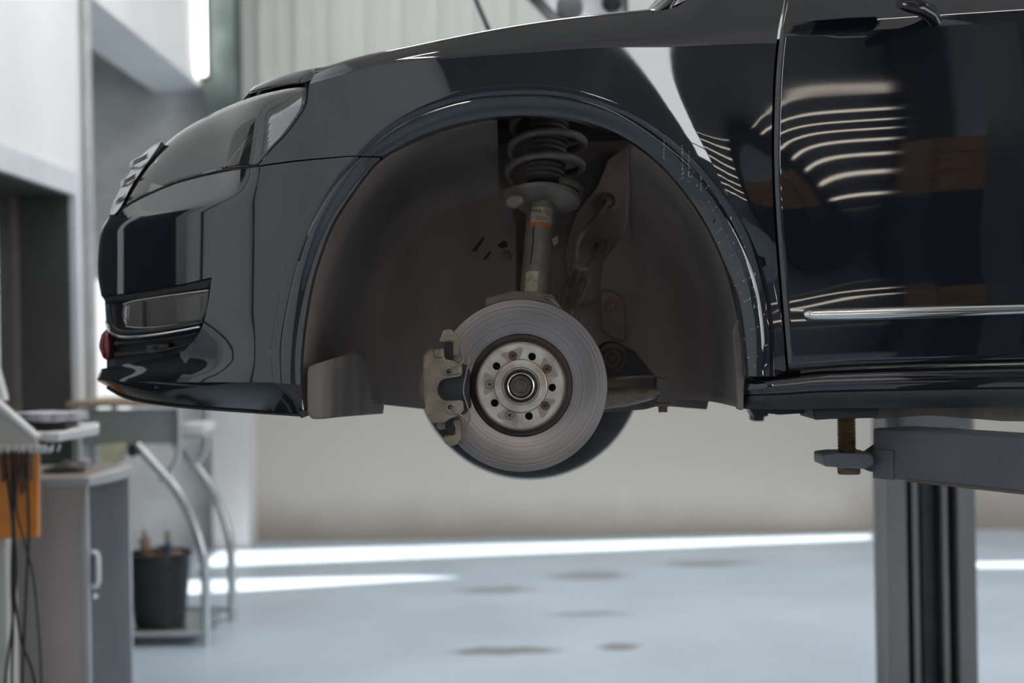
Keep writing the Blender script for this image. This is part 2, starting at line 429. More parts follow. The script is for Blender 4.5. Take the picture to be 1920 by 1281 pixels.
def holed(name, outer, holes, z0, z1, M, m, parent=None, **k):   # flat plate with holes, local XY
    bm = bmesh.new(); eds = []
    for loop in [outer] + holes:
        vs = [bm.verts.new((x, y, z1)) for x, y in loop]
        eds += [bm.edges.new((vs[i], vs[(i + 1) % len(vs)])) for i in range(len(vs))]
    bmesh.ops.triangle_fill(bm, edges=eds, use_beauty=True)
    g = bmesh.ops.extrude_face_region(bm, geom=list(bm.faces))
    for e in g['geom']:
        if isinstance(e, bmesh.types.BMVert): e.co.z = z0
    bmesh.ops.recalc_face_normals(bm, faces=bm.faces)
    me = bpy.data.meshes.new(name); bm.to_mesh(me); bm.free()
    return link(name, me, m, parent, M=M, **k)
def circ(r, n=32, cx=0, cy=0): return [(cx + r * math.cos(2 * math.pi * i / n), cy + r * math.sin(2 * math.pi * i / n)) for i in range(n)]

# ================================================================== the setting
S = lambda o: tag(o, kind='structure')
XL, YB, ZC = -1.97, 9.40, 5.2
XR, YF = 6.5, -4.5
S(box('floor', -4.6, XR, YF, YB, -0.1, 0.0, 'floor_epoxy'))
# ceiling with two long skylight slots near the back wall (the sun strips on the floor)
off = lambda x, y: (x - SUN_DIR.x / -SUN_DIR.z * ZC, y - SUN_DIR.y / -SUN_DIR.z * ZC)
SL1 = [off(-1.88, 8.38), off(2.30, 9.05), off(2.36, 9.28), off(-1.88, 9.02)]
SL2 = [off(-1.88, 7.42), off(-0.25, 7.86), off(-0.6, 7.95), off(-1.88, 7.92)]
SL3 = [off(2.55, 7.88), off(4.6, 7.62), off(4.6, 8.0), off(2.6, 8.08)]
S(holed('ceiling', [(-4.6, YF), (XR, YF), (XR, YB), (-4.6, YB)], [SL1, SL2, SL3], ZC, ZC + .15, Matrix(), 'ceiling_mat'))
# back wall: plaster below, ribbed cladding sheets above
S(box('wall_back', -4.6, XR, YB, YB + .2, 0, 2.1, 'plaster_foot'))
ub = S(box('wall_back_upper', -4.6, XR, YB + .06, YB + .2, 2.1, ZC, 'cladding'))
pm = bpy.data.meshes.new('cladding_panel')
pv, pf = [], []
prof = [(0, 0), (.006, -.03), (.026, -.03), (.032, 0), (.12, 0), (.125, -.008), (.14, -.008), (.145, 0), (.24, 0)]
for z in (2.1, ZC):
    for (x, y) in prof: pv.append((x, y, z))
for i in range(len(prof) - 1): pf.append([i, i + 1, len(prof) + i + 1, len(prof) + i])
pm.from_pydata(pv, [], pf)
pm.materials.append(MATS['cladding'])
for i in range(34):
    o = bpy.data.objects.new('cladding_panel', pm); COL.objects.link(o); o.location = (-1.9 + i * .243, YB + .055, 0); o.parent = ub
# left wall with a doorway, then an alcove under a long beam
wl = S(box('wall_left', XL - .25, XL, 3.0, 5.47, 0, ZC, 'plaster_white'))
S(box('wall_left_header', XL - .25, XL, 5.47, 6.37, 2.00, ZC, 'plaster_white'))
S(box('wall_left_end', XL - .25, XL, 6.37, 6.74, 0, ZC, 'plaster_white'))
S(box('wall_left_front', XL - .25, XL, YF, 3.0, 0, ZC, 'plaster_white'))
S(box('wall_alcove', -4.6, XL - .25, 6.55, 6.70, 0, ZC, 'plaster_grey'))
S(box('wall_alcove_side', -4.6, -4.5, 6.70, YB, 0, ZC, 'plaster_grey'))
S(box('wall_alcove_back', -4.6, -1.98, YB - .06, YB, 0, ZC, 'plaster_grey'))
S(box('trim_1', XL - .34, XL, 6.74, YB - .06, 2.97, ZC, 'plaster_white'))
S(box('wall_right', XR, XR + .2, YF, YB, 0, ZC, 'dark_wall'))
S(box('wall_front', -4.6, XR, YF - .2, YF, 0, ZC, 'blue_wall'))
# doorway: frame and grey sliding leaf
dr = S(box('door_1', XL - .33, XL - .28, 5.2, 6.5, 0.02, 2.05, 'door_grey'))
box('door_panel', XL - .275, XL - .255, 5.40, 5.62, 0.05, 1.98, 'door_grey', dr)
box('door_strip', XL - .275, XL - .24, 5.63, 5.67, 0.05, 1.98, 'door_trim', dr)
box('door_strip', XL - .275, XL - .235, 5.86, 5.89, 0.05, 1.98, 'cab_edge', dr)
box('door_panel', XL - .275, XL - .255, 5.90, 6.33, 0.05, 1.98, 'door_grey', dr)
fr = S(box('trim_2', XL, XL + .03, 5.30, 6.42, 1.99, 2.09, 'frame_white'))
S(box('trim_3', XL, XL + .03, 6.36, 6.44, 0, 1.99, 'frame_white'))
S(tube('trim_4', [Vector((XL + .03, 6.56, 0)), Vector((XL + .03, 6.56, ZC))], .022, 'pipe_grey', n=12))
box('door_jamb', XL - .26, XL + .001, 6.345, 6.372, 0.0, 1.995, 'door_grey', dr)
box('door_jamb_edge', XL - .26, XL - .225, 6.325, 6.345, 0.0, 1.985, 'cab_top', dr)
box('door_lintel', XL - .26, XL + .001, 5.47, 6.372, 1.985, 2.002, 'door_grey', dr)
# alcove window
wn = S(box('window_1', -2.92, -2.50, YB - .075, YB - .06, 0.85, 1.75, 'daylight_soft'))
box('window_frame', -2.95, -2.92, YB - .10, YB - .05, 0.82, 1.78, 'white_plastic', wn)
box('window_frame', -2.50, -2.47, YB - .10, YB - .05, 0.82, 1.78, 'white_plastic', wn)
box('window_frame', -2.92, -2.50, YB - .10, YB - .05, 0.80, 0.85, 'white_plastic', wn)
# corner column: green steel above, plastered pier below
S(box('column_steel', -1.96, -1.75, 9.12, YB, 1.45, ZC, 'column_green'))
S(box('column_pier', -1.93, -1.70, 9.08, YB, 0, 1.45, 'plaster'))
# daylight: unseen glowing roof panels added to light the rear bay, a high window and a louvred window behind the camera
for i in range(3):
    S(box('window_%d' % (3 + i), -1.2 + i * 2.6, 0.2 + i * 2.6, 4.6, 6.9, ZC - .03, ZC - .01, 'added_roof_glow'))
wv_ = S(box('window_6', 0.30, 0.85, YF + .01, YF + .03, 2.5, 5.0, 'daylight'))
box('window_bar', 0.30, 0.85, YF + .03, YF + .07, 3.0, 3.06, 'dark_cabinet', wv_)
wr_ = S(box('window_2', XR - .03, XR - .01, -3.6, 1.6, 0.9, 3.9, 'daylight'))  # unseen right-wall window, added to light the left wall and near side
for i in range(4): box('window_bar', XR - .08, XR - .03, -3.6 + i * 1.733 - .03, -3.6 + i * 1.733 + .03, 0.85, 3.95, 'dark_cabinet', wr_)
# dark steel door and cables on the near stretch of the left wall
d2 = S(box('door_2', XL, XL + .03, 2.95, 4.50, 0.0, 2.05, 'blue_dark'))
box('door_frame', XL, XL + .05, 2.87, 2.95, 0, 2.15, 'alu', d2); box('door_mullion', XL, XL + .05, 3.42, 3.52, 0, 2.05, 'white_plastic', d2); box('door_frame', XL, XL + .05, 4.50, 4.60, 0, 2.15, 'alu', d2)
box('door_frame', XL, XL + .05, 2.95, 4.50, 2.05, 2.15, 'alu', d2)
for k, y in enumerate((2.2, 2.72)):
    o = tube('cable', [Vector((XL + .03, y, ZC)), Vector((XL + .03, y + .03, 3)), Vector((XL + .05, y - .03, 1.8)), Vector((XL + .04, y + .04, .8)), Vector((XL + .05, y, 0.01))], .012, 'cable_black', None, samples=30, n=8)
    tag(o, ('black cable hanging down the left wall nearer the camera', 'black cable hanging down the left wall beside the steel door')[k], 'cable')
wl_ = S(box('window_7', 0.9, 2.3, YF + .01, YF + .03, 1.0, 3.9, 'daylight_warm'))
for i in range(8):
    box('louvre_slat', 0.88, 2.32, YF + .06, YF + .08, 1.0 + i * .365, 1.0 + i * .365 + .30, 'dark_wall', wl_)
box('window_pillar', 2.3, 2.6, YF + .0, YF + .2, 0, ZC, 'dark_cabinet', wl_)

# ================================================================== the car
car = empty('car', K(0.2, WC, -0.15), 'dark navy blue car raised on a lift with its front wheel taken off', 'car')
T = table([(183, .400), (215, .318), (250, .252), (300, .178), (350, .116), (400, .066), (450, .025), (500, -.008), (570, -.044), (650, -.070),
           (750, -.089), (900, -.100), (1100, -.103), (1300, -.103), (1450, -.102), (1700, -.100), (2100, -.100)])
yc = table([(580, 157), (650, 138), (720, 122), (850, 106), (985, 93), (1100, 80), (1250, 70), (1450, 57), (1700, 40), (1920, 26), (2100, 14)])
V = table([(-20, 0.0), (0, 0.0), (40, -.0030), (100, -.0072), (200, -.012), (320, -.008), (430, .001), (500, .005), (545, .004), (600, .006), (680, .013)])
CR_ = [(655, 292), (700, 243), (745, 212), (800, 187), (870, 168), (950, 160), (1020, 160), (1090, 171), (1160, 195), (1225, 232), (1290, 285), (1350, 352), (1400, 430), (1435, 520), (1450, 610)]
CRD = crv(CR_, 80)
def SS(px, py):                 # side surface: plan taper, section below the feature line, swell round the arch
    d = min(math.hypot(px - a, py - b) for a, b in CRD)
    return T(px) + V(max(0, py - yc(px))) * sstep(600, 950, px) - .013 * math.exp(-(d / 95) ** 2) * sstep(1130, 1400, px) * (1 - sstep(330, 600, py))
# ---- curves of the arch
crease = crv([(655, 292), (700, 243), (745, 212), (800, 187), (870, 168), (950, 160), (1020, 160), (1090, 171), (1160, 195), (1225, 232), (1290, 285), (1350, 352),
              (1400, 430), (1435, 520), (1450, 610), (1452, 706)], 60)
creaseB = crv([(655, 294), (620, 330), (590, 372), (562, 425), (545, 470), (530, 525), (515, 590), (507, 640), (506, 668), (510, 717)], 40)
openF = crv([(714, 293), (750, 275), (820, 245), (890, 226), (950, 218), (1020, 217), (1080, 224), (1150, 247), (1210, 283), (1260, 330), (1310, 395), (1345, 460),
             (1370, 525), (1385, 590), (1393, 650), (1396, 706)], 60)
openB = crv([(712, 296), (690, 320), (650, 375), (620, 425), (597, 485), (582, 540), (570, 610), (565, 660), (563, 700), (564, 722)], 40)

# ---- front wing
mb = MB()
e_ = min(range(60), key=lambda i: abs(crease[i][0] - 790)); e = crease[e_]
c0 = (580, 157)
NE = 12
shared = crv([c0, ((c0[0] + e[0]) / 2, (c0[1] + e[1]) / 2 - 6), e], 22)
g = coons(crv([(485, 310), (560, 300), (655, 292)], 22), shared, crv([(485, 310), (512, 278), (535, 255), (560, 222), (575, 195), c0], 18), resample(crease[:e_ + 1], 18))
mb.grid(lift(g, SS))
topc = [(580 + (1459 - 580) * i / 59, 0) for i in range(60)]; topc = [(x, yc(x)) for x, _ in topc]
gapF = crv([(1459, yc(1459)), (1452, 120), (1448, 200), (1447, 300), (1451, 400), (1458, 500), (1466, 600), (1474, 698)], 22)
bot = resample(crease[e_:], 60)
g = coons(bot, topc, shared[::-1], crv([(1452, 706)] + [(1474, 702)] + gapF[::-1], 22), )
mb.grid(lift(g, SS))
# rolled lip of the arch
LIPB = .0085
def lipgrid(a, b_, base, rows=11):
    out = []
    for j in range(rows):
        t = j / (rows - 1); r = []
        for p, q in zip(a, b_):
            x, y = lerp(p, q, t); wbase = base(p[0], p[1]) * (1 - t) + (T(q[0]) + .006) * t
            r.append(C(x, y, wbase - LIPB * math.sin(math.pi * min(1, t * 1.15)) + .010 * math.sin(math.pi * t) ** 2 * (t < .35)))
        out.append(r)
    edge = out[-1]; out.append([p + EY * .006 for p in edge]); out.append([p + EY * .03 for p in edge])
    return out
mb.grid(lipgrid(crease, openF, SS))
# shoulder above the feature line
top = crv([(590, 139), (618, 128), (650, 118), (700, 105), (750, 95), (800, 84), (850, 74), (900, 64), (1000, 47), (1100, 34), (1200, 24), (1262, 15), (1310, -12), (1380, -34), (1478, -38)], 60)
gt = []
for j in range(8):
    t = j / 7; gt.append([C(*lerp(p, q, t), SS(*p) + min(.062, .00088 * abs(p[1] - q[1])) * t ** 1.2 + .0015 * (t > 0)) for p, q in zip(topc, top)])
mb.grid(gt)
fender = mb.build('front_fender', 'paint', car, smooth=38, merge=.0012)
clone_mirror(fender, 'front_fender', car)
# white scuffs and scratches on the rolled edge
mb = MB(); random.seed(3)
def scuff(x, y, dx, dy, wd, wf):
    nx, ny = -dy, dx; L = math.hypot(nx, ny) or 1; nx, ny = nx / L * wd, ny / L * wd
    q = [[C(x, y, wf - .0012), C(x + dx, y + dy, wf - .0012)], [C(x + nx, y + ny, wf - .0012), C(x + dx + nx, y + dy + ny, wf - .0012)]]
    mb.grid(q)
LW = lambda x, y: -.118
for i in range(70):
    k = random.randint(36, 58); t = random.uniform(.25, .95)
    x, y = lerp(crease[k], openF[k], t)
    p = MB(); pw = (SS(*crease[k]) * (1 - t) + (T(openF[k][0]) + .006) * t) - LIPB * math.sin(math.pi * min(1, t * 1.15))
    L = random.choice([1, 1, 2, 3, 6]); an = random.choice([-1.57, -1.57, -0.6, -.9])
    scuff(x, y, L * math.cos(an), L * math.sin(an), random.uniform(.5, 1.3), pw)
for (x, y, n_) in ((1245, 262, 9), (1280, 272, 16), (1292, 285, 12), (1315, 330, 8)):
    for i in range(n_):
        yy = y + i * 4.2 + random.uniform(-1, 1); k = min(range(60), key=lambda q: math.hypot(crease[q][0] - x, crease[q][1] - yy) + math.hypot(openF[q][0] - x, openF[q][1] - yy))
        a, b_ = crease[k], openF[k]; t = max(0, min(1, math.hypot(x - a[0], yy - a[1]) / math.dist(a, b_)))
        pw = (SS(*a) * (1 - t) + (T(b_[0]) + .006) * t) - LIPB * math.sin(math.pi * min(1, t * 1.15))
        scuff(x + random.uniform(-1, 1), yy, .3, random.uniform(1, 3), random.uniform(.5, 1.2), pw - .001)
sc_ = mb.build('scratch_mark', 'scratch_white', car, merge=0); tag(sc_, 'white scratches on the rear edge of the wheel arch', kind='stuff')

# ---- front bumper
def yface(px): return 430 + (383 - 430) * (px - 190) / (397 - 190)
def WB(px, py):
    d = yface(px) - py; k = (1 - sstep(400, 480, px))
    return T(px) + (.0009 * max(0, d)) * k
def front_ext(col, dx=.05, n=8):
    out = []
    for p in col:
        x, w, z = toK(p); r = []
        for k in range(1, n + 1):
            s = k / n; r.append(K(x - dx * (1 - (1 - s) ** 2), w + (WC - w) * s, z))
        out.append(r)
    return out
def extend(g3, dx=.05): return [list(reversed(ext)) + row for ext, row in zip(front_ext([r[0] for r in g3], dx), g3)]
mb = MB()
shU = crv([(400, 327), (397, 385), (397, 450), (397, 520)], 18)
U1 = coons(crv([(205, 404), (220, 399), (250, 381), (275, 368), (327, 346), (369, 334), (400, 327)], 26), crv([(190, 556), (250, 548), (330, 535), (397, 520)], 26), crv([(205, 404), (190, 432), (184, 480), (184, 520), (190, 556)], 18), shU)
mb.grid(extend(lift(U1, WB)))
def WL(px, py):
    yt = 692 + (658 - 692) * (px - 190) / 155 if px < 345 else 664
    return T(px) + .026 * (1 - sstep(yt, 716, py)) * (1 - sstep(345, 480, px))
iu = min(range(40), key=lambda i: abs(creaseB[i][1] - 525)); im = min(range(40), key=lambda i: abs(creaseB[i][1] - 668))
um = crv([(397, 520), (460, 524), creaseB[iu]], 22)
U2 = coons(crv([(400, 327), (430, 321), (485, 313), (560, 303), (655, 294)], 22), um, shU, resample(creaseB[:iu + 1], 18))
mb.grid(lift(U2, WB))
ml = crv([(345, 658), (430, 672), creaseB[im]], 22)
Mg = coons(um, ml, crv([(397, 520), (390, 570), (378, 615), (362, 640), (345, 658)], 14), resample(creaseB[iu:im + 1], 14))
mb.grid(lift(Mg, lambda x, y: WB(x, y) + .026 * (1 - sstep(345, 480, x)) * sstep(590, 662, y)))
L2 = coons(ml, crv([(345, 717), (430, 717), (510, 717)], 22), crv([(345, 658), (350, 690), (345, 717)], 8), resample(creaseB[im:], 8))
mb.grid(lift(L2, WL))
L1 = coons(crv([(190, 692), (250, 680), (310, 668), (345, 658)], 22), crv([(182, 712), (240, 716), (345, 717)], 22), crv([(190, 692), (185, 702), (182, 712)], 8), crv([(345, 658), (350, 690), (345, 717)], 8))
g = lift(L1, WL); back = [p + EY * .05 + EX * .03 for p in g[0]]
mb.grid(extend([back] + g, .04))
mb.grid(lipgrid(creaseB, openB, WB))
mb.mirrored()
bumper = mb.build('front_bumper', 'paint', car, smooth=38, merge=.0012)
# underside of the lip
mb = MB()
gu = []
a = crv([(182, 712), (240, 716), (345, 717), (510, 717), (566, 723)], 40); b_ = crv([(184, 715), (240, 745), (330, 760), (430, 768), (567, 777)], 40)
for j in range(8):
    t = j / 7; gu.append([C(*lerp(p, q, t), T(p[0]) + .002 + .105 * t ** 1.4 * (1 - .75 * sstep(480, 566, p[0]))) for p, q in zip(a, b_)])
gu.append([p + EY * .02 - EZ * -.004 for p in gu[-1]])
mb.grid(extend(gu, .04)); mb.mirrored()
mb.build('bumper_lip', 'gloss_black', car, smooth=38)
lipv = gu[-2]
tube('lip_edge', [p - EZ * .002 for p in lipv[2:]], .0028, 'black_plastic', car, n=6)
slab('lip_clip', [(556, 772), (571, 770), (570, 782), (564, 785), (562, 777)], -.03, .03, 'black_plastic', car)
# dark grille behind the bumper openings
mb = MB()
gl = coons(crv([(196, 556), (250, 546), (330, 532), (400, 514)], 20), crv([(200, 694), (250, 684), (310, 672), (350, 664)], 20), crv([(196, 556), (200, 630), (200, 694)], 10), crv([(404, 514), (392, 600), (350, 664)], 10))
mb.grid(extend(lift(gl, lambda x, y: T(max(215, x)) + .075), .03)); mb.mirrored()
mb.build('lower_grille', 'black_plastic', car, smooth=40)
def strip(name, top_, bot_, wf, m, parent, n=30, ext=None, **k):
    mb = MB(); g = []
    for j in range(5):
        t = j / 4; g.append([C(*lerp(p, q, t), wf(*lerp(p, q, t)) - .006 * math.sin(math.pi * t)) for p, q in zip(crv(top_, n), crv(bot_, n))])
    if ext is not None: g = extend(g, ext)
    mb.grid(g); return mb.build(name, m, parent, smooth=50, solid=.004, **k)
# recess ledge above the fog lamp, chrome bezel below, dark bars of the lower opening
strip('fog_recess_ledge', [(192, 557), (250, 549), (330, 536), (396, 521)], [(200, 570), (250, 561), (330, 549), (394, 543)], lambda x, y: T(max(190, x)) + .012 + .0012 * (y - (557 - (x - 192) * .176)), 'black_plastic', car, ext=.04)
strip('fog_bezel', [(199, 572), (201, 605), (209, 624), (240, 629), (300, 623), (374, 610)], [(206, 571), (209, 600), (219, 615), (245, 619), (300, 613), (376, 602)], lambda x, y: T(max(195, x)) + .02, 'black_plastic', car)
strip('chrome_bezel_strip', [(200, 600), (208, 622), (240, 629), (300, 623), (374, 610)], [(201, 607), (209, 630), (240, 636), (300, 630), (372, 617)], lambda x, y: T(max(195, x)) + .014, 'chrome', car)
strip('grille_bar', [(214, 641), (300, 633), (368, 622)], [(214, 648), (300, 640), (364, 630)], lambda x, y: T(x) + .028, 'black_plastic', car, ext=.03)
strip('grille_bar', [(214, 662), (300, 654), (350, 645)], [(214, 670), (300, 661), (345, 652)], lambda x, y: T(x) + .040, 'black_plastic', car, ext=.03)
slab('tow_eye_cover', [(273, 648), (318, 643), (316, 658), (276, 664)], T(295) + .03, T(295) + .05, 'black_plastic', car, bevel=.002)
lathe('tow_eye_hole', [(0, 0), (.0045, 0), (.0045, .003)], C(291, 653, T(295) + .0285), -EY, 'gap_black', car, n=16)
# red plastic cap hanging in front of the lower grille
mb = MB()
gr = coons(crv([(190, 628), (200, 618), (212, 626)], 12), crv([(193, 671), (203, 676), (213, 668)], 12), crv([(190, 628), (186, 650), (193, 671)], 14), crv([(212, 626), (217, 650), (213, 668)], 14))
mb.grid([[C(x, y, .385 - .02 * math.sin(math.pi * j / 13) * math.sin(math.pi * i / 11)) for i, (x, y) in enumerate(r)] for j, r in enumerate(gr)])
tag(mb.build('reflector_cap', 'red_plastic', car, smooth=60, solid=.006), 'dark red plastic cap')
# fog lamp
def on(px, py, k=0): return C(px, py, T(px) + k)
fg = coons(crv([(231, 572), (250, 566), (300, 558), (391, 546)], 24), crv([(236, 610), (256, 613), (300, 611), (378, 602)], 24), crv([(231, 572), (229, 592), (236, 610)], 8), crv([(391, 546), (388, 572), (378, 602)], 8))
gf = lift(fg, lambda x, y: T(x) + .048); g0 = lift(fg, lambda x, y: T(x) + .020)
fog = MB().grid([g0[0]] + gf + [g0[-1]]).build('fog_lamp', 'lamp_housing', car, smooth=40, solid=.003)
MB().grid(lift(fg, lambda x, y: T(x) + .018)).build('fog_lens', 'fog_clear', fog, smooth=60, solid=.003)
for nm, pts, kk, m_ in (('fog_divider', [(267, 566), (272, 565), (272, 612), (267, 613)], .016, 'black_plastic'), ('fog_reflector', [(274, 564), (300, 561), (300, 608), (274, 610)], .026, 'lamp_reflector'),
                        ('fog_reflector', [(234, 576), (262, 568), (262, 611), (238, 606)], .026, 'lamp_housing'), ('fog_reflector', [(302, 562), (328, 558), (328, 606), (302, 608)], .03, 'gloss_black'), ('fog_bulb', [(332, 556), (348, 554), (353, 580), (348, 604), (332, 606)], .024, 'lamp_pale'),
                        ('fog_reflector', [(352, 554), (388, 549), (384, 575), (376, 600), (352, 603), (357, 580)], .028, 'lamp_reflector')):
    fr = [on(x, y, kk) for x, y in pts]; ngon_prism(nm, fr, [p + EY * .01 for p in fr], m_, fog)

# ---- headlight
ysil = table([(218, 395), (240, 350), (280, 302), (330, 252), (400, 211), (470, 181), (530, 166), (580, 158)])
ylb = table([(218, 400), (250, 381), (275, 368), (327, 346), (369, 334), (415, 323), (485, 312), (580, 302)])
def WH(px, py):
    d = py - ysil(px); R = 48; k = 0
    if d < R: q = min(1, (R - max(0, d)) / R); k = .05 * (1 - math.sqrt(max(0, 1 - q * q)))
    return WB(px, ylb(px)) + .004 + .0007 * max(0, ylb(px) - py) * (1 - sstep(380, 500, px)) + k * (1 - .6 * sstep(470, 570, px))
hl = empty('headlight', C(400, 300, .1), None, None); hl.parent = car; hl.matrix_parent_inverse = world_of(car).inverted()
B_ = crv([(221, 394), (250, 377), (275, 364), (327, 342), (369, 330), (415, 319), (482, 309)], 44); T_ = crv([(224, 384), (240, 352), (280, 303), (330, 253), (400, 212), (470, 183), (530, 168), (574, 162)], 44)
HG = coons(B_, T_, crv([(221, 394), (224, 384)], 20), crv([(482, 309), (510, 276), (533, 253), (558, 220), (572, 195), (574, 162)], 20))
g3 = lift(HG, WH); g3 = g3 + [[p + EY * .012 + EZ * .001 for p in g3[-1]], [p + EY * .06 - EZ * .004 for p in g3[-1]]]
lens = MB().grid(g3).build('headlight_lens', 'lens_clear', hl, smooth=60, solid=.003)
gL = lift(HG, WH); hb = lift(HG, lambda x, y: WH(x, y) + .05); hb = [[p + EY * .005 for p in gL[0]]] + hb + [[p + EY * .005 for p in gL[-1]]]
house = MB().grid(hb).build('headlight_housing', 'lamp_housing', hl, smooth=60)
def lampslab(nm, pts, k0, k1, m_, **kk):
    fr = [C(x, y, WH(x, y) + k0) for x, y in pts]; return ngon_prism(nm, fr, [p + EY * (k1 - k0) for p in fr], m_, hl, **kk)
rb = coons(crv([(424, 316), (455, 312), (480, 308)], 16), crv([(536, 204), (552, 199), (566, 195)], 16), crv([(424, 316), (470, 258), (505, 222), (536, 204)], 20), crv([(480, 308), (530, 252), (555, 216), (566, 195)], 20))
MB().grid([[C(x, y, WH(x, y) + .010) for x, y in r] for r in rb]).build('marker_lens', 'ribbed_lens', hl, smooth=60, solid=.004)
tube('marker_edge', [C(x, y, WH(x, y) + .009) for x, y in crv([(420, 315), (466, 259), (502, 221), (534, 202), (566, 192)], 30)], .0014, 'lamp_pale', hl, n=6)
lampslab('reflector_block', [(416, 267), (433, 268), (433, 291), (418, 307)], .012, .03, 'lamp_reflector', bevel=.001)
lampslab('lamp_shelf', [(276, 363), (283, 343), (329, 336), (332, 340), (328, 344), (300, 353)], .006, .03, 'lamp_pale', bevel=.002)
lampslab('lamp_shelf', [(370, 331), (382, 322), (414, 314), (420, 319)], .006, .03, 'lamp_pale', bevel=.001)
lampslab('lamp_cowl', [(355, 330), (378, 297), (412, 292), (412, 311), (382, 318), (366, 330)], .016, .04, 'black_plastic', bevel=.002)
lampslab('lamp_fin', [(403, 294), (436, 258), (447, 254), (445, 262), (420, 288)], .02, .035, 'black_plastic')
tube('headlight_seal', [C(x, y, WH(x, y) + .003) for x, y in crv([(221, 396), (250, 379), (275, 366), (327, 344), (369, 332), (415, 321), (484, 311), (512, 278), (535, 255), (560, 222), (575, 195), (578, 175), (574, 159)], 60)], .0028, 'gap_black', hl, n=6)
h2 = empty('headlight', mirror_pt(C(400, 300, .1)), None, None); h2.parent = car; h2.matrix_parent_inverse = world_of(car).inverted()
clone_mirror(lens, 'headlight_lens', h2); clone_mirror(house, 'headlight_housing', h2)

# ---- upper grille and bonnet
nose = [((304, 264), .30, (300, 262), .50), ((282, 296), .315, (262, 296), .50), ((248, 346), .32, (236, 336), .50), ((226, 388), .325, (216, 374), .50), ((214, 402), .33, (205, 403), .50)]
gg = []
for a, wa, b_, wb in nose:
    p, q = C(*a, wa), C(*b_, wb); x, w, z = toK(q); gg.append([p, (p + q) / 2 - EX * .002, q, K(x - .02, .66, z), K(x - .026, WC, z)])
gg = [crv(r, 14) for r in gg]; cols = list(zip(*gg)); gg = list(zip(*[crv(c, 20) for c in cols]))
mb = MB().grid([[Vector(p) for p in r] for r in gg]); mb.mirrored()
grille = mb.build('grille', 'gloss_black', car, smooth=40)
for (a, b_) in (((277, 289), (246, 313)), ((255, 326), (229, 349)), ((235, 364), (216, 386))):
    for dy in (0, 5):
        p, q = C(a[0] - 1, a[1] + dy, .315), C(b_[0] - 1, b_[1] + dy - 1, .50); x, w, z = toK(q)
        half = crv([p, q, K(x - .028, WC, z)], 16)
        full = [Vector(v) for v in half] + [mirror_pt(Vector(v)) for v in reversed(half[:-1])]
        tube('grille_bar', full, .0022, 'chrome', grille, n=6)
st = [(466, 172, .10, 171, .12), (500, 164, .050, 156, .08), (540, 156, .005, 143, .04), (582, 150, -.034, 133, .00)]
nx_, nw_, nz_ = toK(C(370, 300, .36)); rows = []
for k, (x, y, w, y2, w2) in enumerate(st):
    rows.append((C(x, y, w), C((x + 1), (y + y2) / 2, w + .008), C(x + 4, y2, w2 + .02), 1 - k / 4.5))
for k in [2, 4] + list(range(7, 60, 5)):
    x, y = top[k]
    if x > 1265: break
    wv0 = SS(*topc[k]) + min(.062, .00088 * abs(topc[k][1] - y)) + .002; rows.append((C(x, y + .5, wv0 + .003), C(x, y - 1.5, wv0 + .02), C(x, y - 1.5, wv0 + .06), 0))
gh = []
for a, b_, c_, f_ in rows:
    x, w, z = toK(c_)
    q1 = K(x, .36, z + .022); q2 = K(x, WC, z + .035)
    n1 = K(nx_, .36, nz_); n2 = K(nx_ - .04, WC, nz_ + .01)
    gh.append(crv([tuple(a), tuple(b_), tuple(c_), tuple(q1.lerp(n1, f_)), tuple(q2.lerp(n2, f_))], 26))
gh = list(zip(*[crv(c_, 60) for c_ in zip(*gh)]))
mb = MB().grid([[Vector(p) for p in r] for r in gh], flip=False)
if (mb.v[mb.f[300][1]] - mb.v[mb.f[300][0]]).cross(mb.v[mb.f[300][2]] - mb.v[mb.f[300][0]]).z < 0: mb.f = [q[::-1] for q in mb.f]
mb.mirrored(); mb.build('bonnet', 'paint', car, smooth=40, solid=.004)

# ---- door, sill, cabin
gapD = crv([(1464, yc(1464)), (1457, 120), (1453, 200), (1452, 300), (1456, 400), (1463, 500), (1471, 600), (1479, 696)], 40)
def WD(px, py):                 # the door carries a soft hollow above the sill
    return SS(px, py)
DB = crv([(1480, 697), (1600, 689), (1750, 684), (2080, 676)], 50); DT = [(1464 + (2080 - 1464) * i / 49, 0) for i in range(50)]; DT = [(x, yc(x)) for x, _ in DT]
mb = MB()
mb.grid(lift(coons(DT, DB, gapD, crv([(2080, yc(2080)), (2080, 676)], 40)), WD))
dt2 = crv([(1478, -36), (1600, -46), (2080, -80)], 50)
mb.grid([[C(*lerp(p, q, j / 6), SS(*p) + .002 * (j > 0) + .055 * (j / 6) ** 1.2) for p, q in zip(DT, dt2)] for j in range(7)])
door = mb.build('front_door', 'paint', car, smooth=38, solid=.003)
mb = MB()
mb.grid([[C(x, y, SS(x, y) - .001 - .009 * math.sin(math.pi * j / 8) ** .6) for x, y in r] for j, r in enumerate(coons(crv([(1510, 579), (1600, 577), (1750, 573), (2080, 565)], 40), crv([(1514, 602), (1600, 601), (1750, 597), (2080, 585)], 40), crv([(1510, 579), (1508, 590), (1514, 602)], 9), crv([(2080, 565), (2080, 585)], 9)))])
mb.build('chrome_strip', 'chrome', door, smooth=50, solid=.004)
for i in range(3): scuff_ = None
